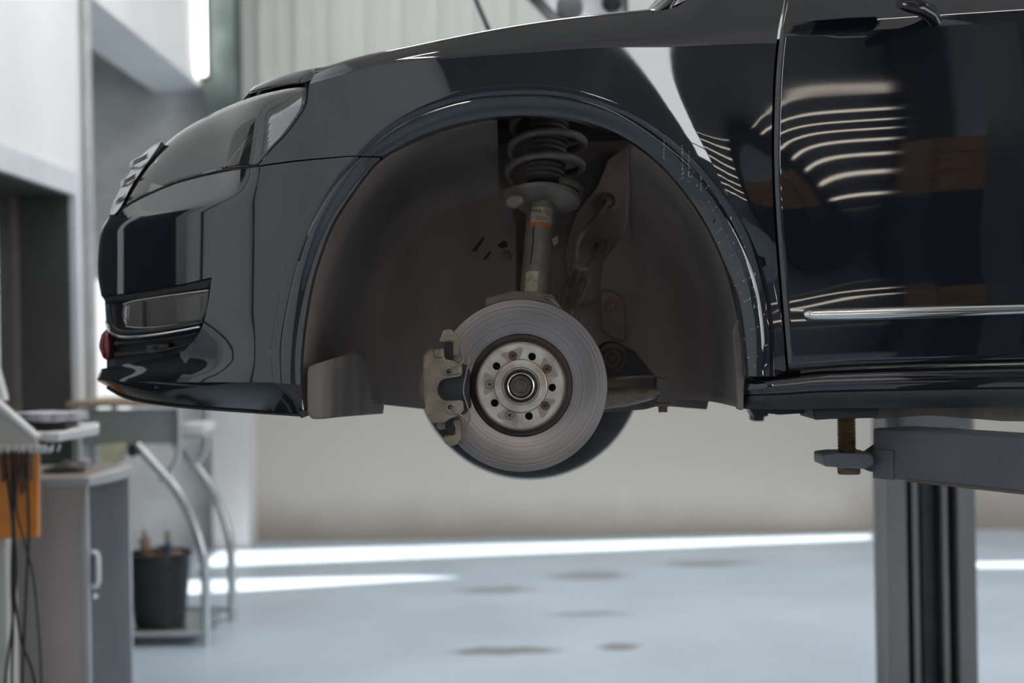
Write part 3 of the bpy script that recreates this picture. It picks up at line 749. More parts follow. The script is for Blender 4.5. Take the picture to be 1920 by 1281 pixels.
# door mirror: foot visible at the top edge of the view, housing above it
mr_ = tube('door_mirror', [C(1752, 40, -.09), C(1742, 24, -.13), C(1722, 14, -.17), C(1700, 10, -.20), C(1686, 8, -.215)], [.013, .014, .013, .011, .007], 'gloss_black', door, n=14)
mv = []
lathe('mirror_housing', [(0, .10), (.05, .095), (.085, .06), (.09, 0), (.085, -.05), (.05, -.06), (0, -.062)], C(1655, -135, -.24), Vector((-1, 0, .1)), 'paint', mr_, n=32)
side_glass = slab('side_window', [(1500, -40), (1640, -260), (2080, -300), (2080, -82)], -.035, -.028, 'glass_dark', car)
apil = slab('windscreen_pillar', [(1256, 20), (1258, 9), (1266, -4), (1420, -180), (1560, -330), (1620, -330), (1640, -262), (1498, -40), (1470, -30), (1300, 0)], -.03, .04, 'paint', car, bevel=.01)
wsx = [toK(C(1262, 8, .06)), toK(C(1560, -330, .06))]
mb = MB(); gw = []
for j in range(6):
    t = j / 5; x = wsx[0][0] * (1 - t) + wsx[1][0] * t; z = wsx[0][2] * (1 - t) + wsx[1][2] * t
    gw.append([K(x - .10 * math.sin(math.pi * s / 8), .06 + (2 * WC - .12) * s / 8, z + .02 * math.sin(math.pi * s / 8)) for s in range(9)])
mb.grid(gw); mb.build('windscreen', 'glass_dark', car, smooth=60, solid=.004)
rx0, rw0, rz0 = toK(C(1560, -330, .06))
kbox('roof', rx0 - .02, rx0 + 1.6, .04, 2 * WC - .04, rz0 - .01, rz0 + .03, 'paint', car, bevel=.015)
clone_mirror(door, 'front_door', car); clone_mirror(side_glass, 'side_window', car); clone_mirror(apil, 'windscreen_pillar', car)
stp = crv([(1396, 709), (1440, 707), (1480, 702), (1530, 695), (1600, 692), (1750, 687), (2080, 679)], 50); sbt = crv([(1393, 767), (1480, 768), (1600, 766), (1750, 765), (2080, 762)], 50)
def sillg(t0, t1, n_):
    wt = table([(0, -.080), (.12, -.096), (.3, -.101), (.45, -.098), (.55, -.090), (.75, -.088), (1, -.078)])
    out = []
    for j in range(n_):
        t = t0 + (t1 - t0) * j / (n_ - 1); out.append([C(*lerp(p, q, t), wt(t) + (.025 * (1 - sstep(1393, 1440, p[0])))) for p, q in zip(stp, sbt)])
    return out
g = sillg(0, .56, 14); g = [[p + EY * .03 for p in g[0]]] + g
sill = MB().grid(g).build('sill', 'paint', car, smooth=40, solid=.002)
g = sillg(.57, 1.0, 8); g = g + [[p + EY * .05 for p in g[-1]]]
MB().grid(g).build('sill_guard', 'black_plastic', car, smooth=40, solid=.002)
clone_mirror(sill, 'sill', car)
# soft dirt flare at the front end of the sill
slab('wheel_arch_flap', [(1386, 596), (1393, 650), (1396, 705), (1394, 770), (1382, 768), (1380, 700), (1374, 620)], -.078, -.06, 'liner_dirt', car, bevel=.003)
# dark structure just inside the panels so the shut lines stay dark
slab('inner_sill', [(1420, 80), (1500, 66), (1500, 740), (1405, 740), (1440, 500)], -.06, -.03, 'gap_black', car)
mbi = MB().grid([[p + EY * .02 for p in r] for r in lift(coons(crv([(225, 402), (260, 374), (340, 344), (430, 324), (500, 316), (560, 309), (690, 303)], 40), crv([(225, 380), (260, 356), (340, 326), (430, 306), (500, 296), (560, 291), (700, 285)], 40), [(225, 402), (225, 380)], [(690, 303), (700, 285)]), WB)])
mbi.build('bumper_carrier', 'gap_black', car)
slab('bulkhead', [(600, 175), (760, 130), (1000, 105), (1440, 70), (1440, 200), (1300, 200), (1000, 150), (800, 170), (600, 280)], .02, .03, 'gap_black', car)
und = kbox('underbody', .45, 1.6, -.03, 2 * WC + .03, toK(C(1700, 762, .0))[2], toK(C(1700, 750, 0))[2] + .05, 'liner_dirt', car)
slab('pinch_weld', [(1640, 762), (1760, 760), (2080, 758), (2080, 792), (1880, 790), (1740, 779), (1642, 786)], .02, .035, 'liner_dirt', car)
slab('underfloor_rail', [(1400, 762), (1524, 764), (1524, 774), (1460, 778), (1408, 770)], .05, .35, 'black_plastic', car)
kbox('engine_tray', -.72, -.40, .20, 2 * WC - .20, .0, .015, 'black_plastic', car)
kbox('engine_bay_filler', -.62, .25, .62, 1.15, -.03, .42, 'black_plastic', car, bevel=.02)  # dark filler box added to block light through the wheel arch
slab('under_bracket', [(1408, 772), (1442, 772), (1440, 780), (1433, 782), (1432, 790), (1414, 790), (1414, 781)], .55, .62, 'black_plastic', car)

# ---- wheel arch liner
arch = crv([(572, 776), (566, 740), (566, 690), (571, 610), (583, 540), (598, 486), (621, 426), (651, 376), (691, 322), (750, 277), (820, 247), (890, 228), (950, 220), (1020, 219), (1080, 226), (1150, 249),
            (1210, 285), (1259, 332), (1308, 396), (1343, 461), (1368, 526), (1383, 590), (1391, 650), (1394, 706), (1390, 766)], 110)
rowsL = [(-.062, 1.0), (-.02, .995), (.06, .985), (.14, .972), (.21, .95), (.265, .915), (.305, .865), (.33, .80), (.343, .72)]
def liner(idx, name, name_i):
    out = []
    for w, s in rowsL:
        r = []
        for i in idx:
            p = C(*arch[i], T(arch[i][0]) + .03); x, _, z = toK(p)
            xl = toK(C(934 if name_i == 0 else 1181, 300, w))[0]; xs = x * s; xs = min(xs, xl) if name_i == 0 else max(xs, xl)
            r.append(K(xs, w + max(0, T(arch[i][0]) + .062 + .045) * max(0, 1 - (w + .062) * 3), .10 + (z - .10) * s if z > .10 else z))
        out.append(r)
    o = [crv([tuple(r[k]) for r in out], 28) for k in range(len(idx))]
    return MB().grid([[Vector(p) for p in r] for r in zip(*o)]).build(name, 'liner', car, smooth=60, solid=.003)
i1 = max(i for i in range(110) if arch[i][0] < 938 and i < 70); i2 = min(i for i in range(110) if arch[i][0] > 1182 and i > 40)
LF = liner(range(0, i1 + 1), 'wheel_arch_liner', 0); LR = liner(range(i2, 110), 'wheel_arch_liner', 1)
lw1 = slab('liner_wall', [(660, 480), (700, 380), (770, 300), (850, 250), (900, 226), (936, 214), (934, 330), (958, 384), (968, 430), (968, 545), (930, 560), (915, 640), (915, 790), (800, 768), (700, 757), (655, 700)], .338, .345, 'liner', LF)
lw2 = slab('liner_wall', [(1181, 250), (1178, 420), (1160, 452), (1132, 492), (1125, 545), (1127, 622), (1150, 640), (1190, 658), (1236, 715), (1246, 740), (1250, 762), (1325, 768), (1342, 700), (1330, 560), (1300, 460), (1250, 360), (1210, 290)], .338, .345, 'liner', LR)
slab('liner_patch', [(1126, 546), (1150, 547), (1166, 556), (1172, 570), (1173, 640), (1150, 634), (1129, 618)], .325, .338, 'liner', LR, bevel=.003)
lathe('liner_bolt', [(0, .012), (.009, .011), (.011, .004), (.016, .003), (.017, 0)], C(1146, 575, .325), -EY, 'rust', LR, n=20)
for x, y in ((893, 297), (949, 481)):
    lathe('liner_bolt', [(0, .008), (.006, .008), (.008, .003), (.012, .002), (.013, 0)], C(x, y, .338), -EY, 'inner_steel', LF, n=18)
for pts in ([(932, 460), (944, 451), (952, 455), (951, 463), (940, 466)], [(884, 470), (905, 445), (910, 446), (892, 472)], [(820, 328), (835, 325), (838, 330), (826, 332)], [(905, 486), (919, 470), (921, 474), (910, 488)], [(919, 230), (926, 228), (924, 234)]):
    slab('tar_spot', pts, .3365, .338, 'gap_black', LF)
# guard flap at the foot of the front liner
mb = MB()
fp = coons(crv([(577, 700), (578, 690), (590, 684), (640, 668), (668, 659), (682, 665), (689, 690)], 30), crv([(577, 772), (590, 786), (640, 782), (690, 778), (718, 776)], 30), crv([(577, 700), (576, 740), (577, 772)], 16), crv([(689, 690), (694, 730), (700, 756), (719, 756), (718, 776)], 16))
def WFp(x, y): return -.03 + .34 * sstep(575, 740, x) ** 1.1
mb.grid(lift(fp, WFp)); mb.build('guard_flap', 'liner_dirt', LF, smooth=60, solid=.004)
# cavity behind: inner body panel, dark tower
slab('inner_panel', [(920, 190), (1200, 200), (1200, 560), (1130, 660), (930, 640)], .44, .46, 'inner_steel', car)
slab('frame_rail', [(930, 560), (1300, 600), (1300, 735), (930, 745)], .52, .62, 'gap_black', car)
slab('inner_brace', [(1178, 270), (1176, 420), (1160, 455), (1132, 495), (1122, 560), (1070, 580), (1060, 470), (1080, 400), (1120, 350), (1140, 300)], .41, .43, 'inner_steel', car, bevel=.0015)
kbox('strut_tower', -.10, .25, .24, .50, .50, .54, 'black_plastic', car)

# ---- suspension strut
st_b, st_t = C(1001, 572, .13), C(1032, 205, .245)
ax = (st_t - st_b).normalized()
def onstrut(py):
    t = (572 - py) / (572 - 205); return st_b.lerp(st_t, t)
SLEN = (onstrut(388) - onstrut(578)).length
strut = lathe('strut', [(0, 0), (.027, 0), (.0285, .01), (.0285, SLEN), (.027, SLEN + .002), (0, SLEN + .002)], onstrut(578), ax, 'strut_metal', car, n=40)
# spring, bellows, seats
hp = []; L0 = onstrut(362); L1_ = onstrut(222); Hs = (L1_ - L0).length; Mx = axis_matrix(L0, ax)
turns = 3.15
for i in range(190):
    t = i / 189; a = 2 * math.pi * turns * t + 2.4
    r = .071 - .006 * (t < .06) * (1 - t / .06)
    hp.append(Mx @ Vector((r * math.cos(a), r * math.sin(a), Hs * t)))
tube('coil_spring', hp, .0078, 'spring_metal', strut, n=12)
bprof = [(0, 0)]
for i in range(12):
    h = .006 + i * .0116; bprof += [(.0290, h), (.0390, h + .0040), (.0390, h + .0076)]
bprof += [(.030, .148), (0, .149)]
lathe('bellows', bprof, onstrut(352), ax, 'bellows', strut, n=40, smooth=25)
lathe('bump_cap', [(0, .0), (.033, 0), (.034, .012), (.026, .018), (0, .018)], onstrut(362), ax, 'gap_black', strut, n=32)
sp = lathe('spring_seat', [(0, -.006), (.034, -.008), (.060, -.004), (.071, .004), (.073, .012), (.066, .016), (.05, .015), (.034, .020), (.0, .022)], onstrut(383), ax, 'strut_metal', strut, n=48)
for v in sp.data.vertices:
    a = math.atan2(v.co.y, v.co.x); k = 1 + .05 * math.sin(2 * a + .6) + .03 * math.sin(5 * a); v.co.x *= k; v.co.y *= k; v.co.z += .003 * math.sin(3 * a + 1)
slab('seat_lip', [(946, 372), (960, 362), (982, 366), (985, 380), (965, 392), (949, 387)], .12, .14, 'strut_metal', strut, bevel=.005)
lathe('upper_mount', [(0, 0), (.075, 0), (.08, .012), (.05, .03), (0, .03)], onstrut(222), ax, 'bellows', strut, n=40)
# label wrapped on the tube: paper, orange band, ink lines
def wrap(name, y0, y1, a0, a1, m_, r=.0290, n_=14, parent=None):
    p0, p1 = onstrut(y0), onstrut(y1); Ma = axis_matrix(p0, ax); Lh = (p1 - p0).dot(ax); g = []
    toC = Ma.inverted() @ Vector(CAM); base = math.atan2(toC.y, toC.x)
    rgt = Ma.inverted().to_3x3() @ EX
    sgn = 1 if math.cos(base + .1 ) * rgt.x + math.sin(base + .1) * rgt.y > math.cos(base - .1) * rgt.x + math.sin(base - .1) * rgt.y else -1
    for h in (0, Lh): g.append([Ma @ Vector((r * math.cos(base + sgn * (a0 + (a1 - a0) * i / n_)), r * math.sin(base + sgn * (a0 + (a1 - a0) * i / n_)), h)) for i in range(n_ + 1)])
    return MB().grid(g).build(name, m_, parent or strut, smooth=60)
lab = wrap('maker_label', 436, 402, -.75, .80, 'label_paper')
wrap('label_band', 437, 430, -.75, .80, 'label_orange', r=.0292, parent=lab)
# lettering on the label and its small print
def text_mesh(name, body, size, org, xa, ya, m_, parent):
    cu = bpy.data.curves.new(name, 'FONT'); cu.body = body; cu.size = size; cu.extrude = .0001
    tmp = bpy.data.objects.new(name + '_c', cu); COL.objects.link(tmp)
    bpy.context.view_layer.update()
    me = bpy.data.meshes.new_from_object(tmp.evaluated_get(bpy.context.evaluated_depsgraph_get())); bpy.data.objects.remove(tmp)
    za = xa.cross(ya)
    M = Matrix(((xa.x, ya.x, za.x, org.x), (xa.y, ya.y, za.y, org.y), (xa.z, ya.z, za.z, org.z), (0, 0, 0, 1)))
    me.transform(M); me.materials.clear()
    return link(name, me, m_, parent)
xa = (EX - ax * EX.dot(ax)).normalized(); fwd = xa.cross(ax)
o_ = onstrut(413); text_mesh('label_lettering', 'WAB', .0095, o_ + fwd * .0295 - xa * .0215, xa, ax, 'label_ink', lab)
for yy in (407, 411, 415):
    wrap('label_print', yy + 1, yy, .12, .62, 'label_ink', r=.0292, n_=6, parent=lab)
for yy in (420, 424):
    wrap('label_print', yy + 1, yy, -.45, .35, 'label_ink', r=.0292, n_=6, parent=lab)
wrap('strut_tape', 556, 520, -.75, .12, 'label_paper', r=.0288)
tube('paint_drip', [onstrut(y) + fwd * .0265 - xa * (.0125 + .002 * math.sin(y)) for y in range(440, 512, 6)], .0011, 'gap_black', strut, n=6)
slab('strut_tab', [(1034, 448), (1046, 440), (1048, 456), (1038, 462)], .14, .15, 'strut_metal', strut, bevel=.002)
slab('strut_bracket', [(988, 552), (1008, 549), (1038, 552), (1040, 560), (1052, 574), (1040, 580), (975, 580)], .095, .13, 'cast_metal', car, bevel=.004)
tube('sensor_wire', [C(1022, 560, .085), C(1032, 562, .08), C(1044, 573, .08), C(1056, 586, .09)], .0042, 'cast_metal', car, samples=14, n=8)
slab('knuckle', [(925, 560), (1040, 570), (1060, 620), (1050, 780), (960, 800), (930, 760), (940, 680)], .055, .13, 'inner_steel', car, bevel=.012)
slab('dust_shield', [(912, 560), (965, 545), (1000, 552), (1030, 565), (1080, 600), (1110, 660), (1100, 760), (1050, 820), (930, 830), (900, 640)], .045, .05, 'inner_steel', car)

# ---- hoses and grommets on the inner panel
tube('brake_hose', [C(1137, 378, .38), C(1128, 396, .36), C(1108, 420, .35), C(1092, 438, .345), C(1083, 462, .345), C(1081, 492, .34), C(1076, 515, .33), C(1064, 545, .28), C(1052, 580, .2)], .0062, 'hose_rubber', car, samples=50)
tube('brake_hose', [C(1124, 462, .40), C(1117, 475, .37), C(1107, 495, .34), C(1095, 522, .31), C(1086, 552, .27), C(1081, 590, .2), C(1083, 640, .15)], .0058, 'hose_rubber', car, samples=50)
tube('brake_hose', [C(1107, 500, .34), C(1104, 530, .35), C(1090, 556, .36), C(1070, 590, .38)], .0045, 'hose_rubber', car, samples=30)
for x, y, r in ((1124, 461, .021), (1140, 378, .019)):
    g_ = lathe('grommet', [(0, .006), (r * .45, .006), (r * .5, .002), (r * .75, .003), (r * .8, .006), (r, .005), (r * 1.05, 0)], C(x, y, .408), -EY, 'inner_steel', car, n=32)
    if x == 1124:
        for aa in (.5, -1.0):
            d = Vector((math.cos(aa), 0, math.sin(aa))); p = C(1120, 460, .400)
            tube('grommet_slit', [p - d * .010, p + d * .010], .0013, 'gap_black', g_, n=5)
slab('hose_clip', [(1070, 492), (1085, 490), (1092, 500), (1104, 498), (1106, 508), (1090, 510), (1072, 502)], .315, .335, 'hose_rubber', car, bevel=.003)
tube('hose_fitting', [C(1101, 505, .335), C(1096, 522, .315)], .0085, 'hose_rubber', car, n=8)
tube('hose_fitting', [C(1077, 500, .335), C(1073, 514, .328)], .0085, 'hose_rubber', car, n=8)

# ---- lower arm and bushes
mb = MB()
up_ = crv([(1080, 742), (1130, 730), (1190, 724), (1238, 726)], 20); lo_ = crv([(1080, 790), (1130, 770), (1180, 762), (1238, 746)], 20)
ga = []
for j in range(12):
    a = 2 * math.pi * j / 11; t = .5 - .5 * math.cos(a); ga.append([C(*lerp(p, q, t), .16 + .035 * math.sin(a)) for p, q in zip(up_, lo_)])
mb.grid(ga, flip=True); arm = mb.build('control_arm', 'cast_metal', car, smooth=60)
tube('control_arm_lip', [C(1120, 716, .2), C(1170, 709, .2), C(1215, 706, .2), C(1228, 709, .19), C(1234, 704, .19)], .0035, 'cast_metal', arm, samples=24, n=8)
slab('control_arm_plate', [(1100, 712), (1232, 708), (1262, 745), (1268, 752), (1210, 768), (1160, 772), (1080, 775)], .24, .26, 'inner_steel', arm)
slab('arm_bracket', [(1231, 706), (1254, 712), (1254, 757), (1231, 757)], .13, .2, 'liner', arm, bevel=.003)
lathe('arm_bolt', [(0, 0), (.0085, 0), (.0085, .010), (.012, .011), (.012, .016), (0, .016)], C(1243, 773, .15), Vector((0, 0, 1)), 'inner_steel', arm, n=6)
slab('arm_washer', [(1229, 757), (1258, 757), (1254, 763), (1234, 763)], .13, .17, 'inner_steel', arm)
lathe('arm_bush', [(0, .025), (.008, .025), (.010, .020), (.018, .021), (.021, .016), (.030, .014), (.034, .004), (.034, -.06), (0, -.06)], C(1147, 672, .24), -EY, 'rust_dark', car, n=40)
tube('drive_shaft', [C(1000, 700, .06), K(.02, .6, .03)], .014, 'inner_steel', car, n=16)

# ---- brake disc, seen face on
AX = -EY
DM = axis_matrix(HUB, AX)
Rd = .1562
disc = lathe('brake_disc', [(.089, -.009), (.0925, 0), (.094, .0006), (Rd - .0012, .0006), (Rd, -.0006), (Rd, -.009)], HUB, AX, 'disc_metal', car, n=160, cap=False, smooth=30)
lathe('disc_inner_plate', [(.092, -.016), (Rd, -.016), (Rd, -.025), (.092, -.025), (.092, -.016)], HUB, AX, 'disc_metal', disc, n=128, cap=False)
vv = []; vf = []
for i in range(44):
    a = 2 * math.pi * i / 44; c_, s_ = math.cos(a), math.sin(a); k0 = len(vv)
    for (r, t, h) in ((.1, -.003, -.0085), (.1, .003, -.0085), (Rd - .003, .003, -.0085), (Rd - .003, -.003, -.0085), (.1, -.003, -.0165), (.1, .003, -.0165), (Rd - .003, .003, -.0165), (Rd - .003, -.003, -.0165)):
        vv.append((r * c_ - t * s_, r * s_ + t * c_, h))
    vf += [[k0 + q for q in f] for f in ((0, 1, 2, 3), (7, 6, 5, 4), (0, 4, 5, 1), (1, 5, 6, 2), (2, 6, 7, 3), (3, 7, 4, 0))]
vn = pydata('disc_vanes', vv, vf, 'rust_dark', disc, M=DM); tag(vn, kind='stuff')
# bell of the disc: dark rusty wall, bright flat face with five holes
hh = .030
lathe('disc_bell', [(.0925, -.004), (.0915, .001), (.0855, .003), (.0835, .008), (.0825, hh - .004), (.0805, hh - .001), (.0785, hh), (.0785, hh - .004)], HUB, AX, 'rust_dark', disc, n=128, cap=False, smooth=40)
lathe('bell_edge', [(.0785, hh - .0002), (.0755, hh + .0006), (.0750, hh - .002)], HUB, AX, 'hat_recess', disc, n=128, cap=False)
M0 = DM
# image angle (x right, y up) to local axes of the disc frame
ex_l = DM.inverted().to_3x3() @ EX; ez_l = DM.inverted().to_3x3() @ EZ
def dl(r, deg):
    a = math.radians(deg); v = ex_l * (r * math.cos(a)) + ez_l * (r * math.sin(a)); return (v.x, v.y)
holes = [circ(.0070, 20, *dl(.0558, -4 + 72 * k)) for k in range(5)]
screws = [circ(.0082, 20, *dl(.0558, 32 + 72 * k)) for k in range(5)]
face = holed('hub_face', circ(.0755, 96), holes + screws + [circ(.030, 48)], hh - .008, hh, DM, 'hat_metal', disc)
for k in range(5):
    x, y = dl(.0558, -4 + 72 * k)
    Mh = DM @ Matrix.Translation((x, y, 0))
    lathe('bolt_hole', [(.0070, hh + .0002), (.0066, hh - .001), (.0062, hh - .012), (0, hh - .012)], DM @ Vector((x, y, 0)), AX, 'gap_black', face, n=20, cap=False)
    lathe('hole_rim', [(.0086, hh + .0001), (.0082, hh + .0005), (.0070, hh + .0004), (.0066, hh - .0006)], DM @ Vector((x, y, 0)), AX, 'steel_ring', face, n=24, cap=False)
    a0 = 32 + 72 * k
    # cast recess round each screw
    ol = [dl(r, a0 + d) for r, d in ((.049, -13), (.0605, -17), (.0675, -19), (.0695, -14), (.0665, -3), (.0655, 8), (.0675, 15), (.0645, 18), (.0565, 15), (.049, 13), (.0475, 0))]
    holed('recess_pad', ol, [circ(.0081, 20, *dl(.0558, a0))], hh - .0005, hh + .0007, DM, 'hat_recess', face)
    x, y = dl(.0558, a0)
    scw = lathe('hub_screw', [(.0080, hh - .004), (.0080, hh - .0012), (.0070, hh - .0002), (.002, hh - .0002), (.0016, hh - .0018), (0, hh - .0018)], DM @ Vector((x, y, 0)), AX, 'rust' if k not in (2, 3) else 'hat_recess', face, n=20)
    for q in (0, 60, 120):
        dx, dy = math.cos(math.radians(q + 9 * k)) * .0045, math.sin(math.radians(q + 9 * k)) * .0045
        tube('screw_slot', [DM @ Vector((x - dx, y - dy, hh)), DM @ Vector((x + dx, y + dy, hh))], .0006, 'gap_black', scw, n=5)
hub = lathe('hub', [(.0470, hh - .002), (.0470, hh + .0035), (.0455, hh + .0045), (.0345, hh + .0048), (.0335, hh + .0040), (.0335, hh - .012)], HUB, AX, 'hat_metal', car, n=96, cap=False, smooth=30)
lathe('hub_seat', [(.0476, hh + .0002), (.0480, hh + .0012), (.0466, hh + .0012)], HUB, AX, 'rust_dark', hub, n=96, cap=False)
lathe('hub_bore', [(.0336, hh + .003), (.0325, hh - .006), (.0318, hh - .012), (0, hh - .012)], HUB, AX, 'rust_dark', hub, n=64, cap=False)
lathe('hub_ring', [(.0285, hh - .012), (.0285, hh + .006), (.0270, hh + .008), (.0258, hh + .0065), (.0258, hh + .002)], HUB, AX, 'hub_dark', hub, n=64, cap=False)
lathe('hub_ring', [(.0245, hh - .010), (.0242, hh + .009), (.0228, hh + .0100), (.0216, hh + .009), (.0213, hh + .002)], HUB, AX, 'steel_ring', hub, n=64, cap=False)
lathe('hub_cap', [(.0212, hh - .006), (.0206, hh + .003), (.0185, hh + .0055), (.012, hh + .0045), (.0115, hh + .006), (.005, hh + .0066), (0, hh + .0068)], HUB, AX, 'hub_dark', hub, n=48, cap=False)

# ---- caliper
zc = lambda pts: [(780 + x / 4.927, 600 + y / 4.927) for x, y in pts]
cal = slab('brake_caliper', zc([(160, 275), (205, 263), (253, 260), (258, 340), (268, 362), (345, 380), (418, 415), (424, 440), (424, 500), (402, 524), (330, 536), (262, 546), (222, 570), (200, 606), (193, 648), (202, 694), (228, 728), (262, 746), (330, 748), (410, 742), (434, 762), (436, 846), (402, 878), (345, 904), (285, 930), (278, 945), (230, 952), (160, 955), (128, 925), (100, 885), (84, 825), (80, 745), (100, 715), (98, 600), (80, 560), (66, 490), (70, 400), (95, 340), (150, 305)]), -.045, -.006, 'cast_metal', car, bevel=.005, seg=3)
slab('caliper_bridge', zc([(66, 330), (110, 280), (165, 265), (180, 300), (190, 900), (150, 950), (104, 900), (84, 840), (70, 700), (56, 470)]), -.030, .075, 'cast_metal', cal, bevel=.010, seg=3)
for yy in (450, 815):
    slab('caliper_boss', zc([(275, yy - 62), (330, yy - 58), (412, yy - 30), (418, yy + 44), (390, yy + 58), (280, yy + 62)]), -.050, -.040, 'cast_metal', cal, bevel=.004)
lathe('caliper_socket', [(.0042, 0), (.0040, -.003), (0, -.003)], C(780 + 306 / 4.927, 600 + 474 / 4.927, -.0505), AX, 'gap_black', cal, n=16)
lathe('caliper_socket', [(.0042, 0), (.0040, -.003), (0, -.003)], C(780 + 316 / 4.927, 600 + 808 / 4.927, -.0505), AX, 'gap_black', cal, n=16)
slab('caliper_step', zc([(158, 275), (250, 262), (254, 350), (165, 356)]), -.049, -.04, 'cast_metal', cal, bevel=.004)
slab('brake_pad', zc([(200, 480), (300, 400), (420, 405), (460, 420), (492, 470), (502, 560), (500, 700), (508, 800), (470, 850), (420, 880), (300, 870), (200, 820)]), -.022, -.001, 'pad_black', cal, bevel=.002)
brk = slab('caliper_bracket', zc([(212, 196), (222, 170), (248, 98), (300, 84), (325, 92), (385, 150), (396, 180), (396, 322), (380, 338), (342, 334), (340, 212), (300, 206), (262, 204), (220, 202)]), -.030, .03, 'cast_metal', cal, bevel=.003)
slab('bracket_step', zc([(258, 154), (378, 152), (380, 196), (262, 200)]), -.038, -.026, 'cast_metal', brk, bevel=.003)
slab('bracket_foot', zc([(250, 1085), (262, 1075), (360, 1060), (362, 1000), (340, 960), (345, 925), (400, 918), (416, 935), (414, 1100), (380, 1150), (330, 1168), (275, 1150), (258, 1120)]), -.030, .03, 'cast_metal', brk, bevel=.003)
slab('bracket_arm', zc([(190, 950), (276, 940), (280, 1012), (215, 1018), (190, 1000)]), -.020, .06, 'cast_metal', brk, bevel=.003)
slab('pad_guide', zc([(262, 215), (345, 215), (352, 330), (330, 372), (262, 350)]), -.02, -.004, 'pad_black', cal)
slab('pad_guide', zc([(282, 925), (340, 905), (350, 1020), (300, 1060), (284, 1000)]), -.02, -.004, 'pad_black', cal)
WZ = lambda x, y, w: C(780 + x / 4.927, 600 + y / 4.927, w)
tube('clip_spring', [WZ(398, 205, -.034), WZ(440, 275, -.036), WZ(480, 345, -.038), WZ(484, 380, -.038), WZ(462, 500, -.040), WZ(436, 655, -.042), WZ(465, 770, -.04), WZ(497, 870, -.038), WZ(492, 925, -.036), WZ(430, 1065, -.034)], .0013, 'wire', cal, samples=50, n=8)
tube('clip_spring_end', [WZ(306, 474, -.052), WZ(360, 435, -.052), WZ(418, 402, -.046), WZ(438, 370, -.042), WZ(432, 320, -.038), WZ(404, 212, -.034)], .0013, 'wire', cal, samples=34, n=8)
tube('clip_spring_end', [WZ(316, 806, -.052), WZ(345, 840, -.052), WZ(410, 876, -.046), WZ(452, 920, -.04), WZ(448, 985, -.038), WZ(428, 1055, -.034)], .0013, 'wire', cal, samples=34, n=8)
tube('caliper_piston', [C(800, 725, .06), C(850, 725, .09)], .03, 'cast_metal', cal, n=20)

# ---- far front wheel (tyre and rim)
wc_ = C(991, 686, 1.42) + EY * .20
tyre = lathe('wheel', [(.21, -.20), (.25, -.205), (.29, -.20), (.312, -.185), (.322, -.165), (.324, -.10), (.322, -.035), (.312, -.012), (.29, 0), (.25, .005), (.21, 0), (.205, -.02), (.205, -.18), (.21, -.20)], wc_, EY, 'rubber', car, n=96, cap=False, smooth=40)
lathe('wheel_rim', [(.206, -.19), (.19, -.17), (.185, -.06), (.10, -.04), (0, -.035)], wc_, EY, 'strut_metal', tyre, n=64, cap=False)

# ================================================================== vehicle lift
near = empty('lift_column', Vector((1.50, 1.35, 0)), 'dark grey lift arm with a threaded screw pad under the car sill', 'lift arm')
A0, A1 = Vector((.690, 2.60, 0)), Vector((1.32, 1.42, 0)); dA = (A1 - A0).normalized(); nA = Vector((-dA.y, dA.x, 0)) * -1
zt, zb = P(1662, 801, 2.60).z, P(1662, 893, 2.60).z
def armbox(name, s0, s1, h0, h1, z0, z1, m, parent, z0b=None, z1b=None, **k):
    a = A0 + dA * s0; b_ = A0 + dA * s1
    z0b = z0 if z0b is None else z0b; z1b = z1 if z1b is None else z1b
    fr = [a + nA * h0 + EZ * z0, b_ + nA * h0 + EZ * z0b, b_ + nA * h0 + EZ * z1b, a + nA * h0 + EZ * z1]
    return ngon_prism(name, fr, [p + nA * (h1 - h0) for p in fr], m, parent, **k)
if (A0 + nA * .05).y > A0.y: nA = -nA
arm_o = armbox('arm', .0, 1.40, .045, -.055, zb, zt, 'lift_grey', near, bevel=.005)
armbox('arm_collar', .004, .055, .050, .044, zb - .001, zb + .052, 'lift_grey', arm_o, bevel=.002)
armbox('arm_seam', .085, 1.0, .0465, .0445, zb - .001, zb + .004, 'lift_rust', arm_o)
slab('arm_tongue', [(1612, 868), (1664, 831), (1668, 872), (1668, 884), (1625, 878)], .02, .09, 'lift_rust', arm_o, bevel=.003)
slab('arm_tongue', [(1620, 878), (1668, 882), (1668, 888), (1630, 884)], .03, .08, 'lift_rust', arm_o)
slab('pad_holder', [(1544, 853), (1570, 850), (1632, 850), (1640, 858), (1640, 872), (1620, 880), (1572, 877), (1545, 875)], -.01, .085, 'lift_grey', arm_o, bevel=.004)
pc = C(1588, 850, .035)
tp = []
for i in range(22): tp += [(.0142, i * .0034), (.0175, i * .0034 + .0017)]
scr = lathe('pad_screw', [(0, -.03)] + [(.018, -.03), (.018, -.012), (.0145, -.012)] + tp + [(0, .0745)], pc, EZ, 'thread', arm_o, n=28, smooth=10)
lathe('screw_foot', [(0, 0), (.0195, 0), (.0205, .003), (.0205, .012), (0, .012)], C(1592, 889, .035), EZ, 'lift_rust', arm_o, n=28)
slab('lift_pad', [(1523, 766), (1650, 762), (1650, 780), (1640, 784), (1560, 786), (1528, 788)], -.045, .10, 'rubber', arm_o, bevel=.003)
col_n = box('column', 1.22, 1.60, 1.05, 1.40, 0, 3.3, 'lift_grey', near, bevel=.01)
box('base_plate', 1.05, 1.75, .85, 1.45, 0, .02, 'lift_grey', near)
box('carriage', 1.24, 1.42, 1.36, 1.50, zb - .25, zt + .02, 'lift_grey', near, bevel=.01)
far = empty('lift_column', Vector((1.43, 4.95, 0)), 'pale grey lift column with black slots standing behind the car', 'lift column')
YP = 4.85
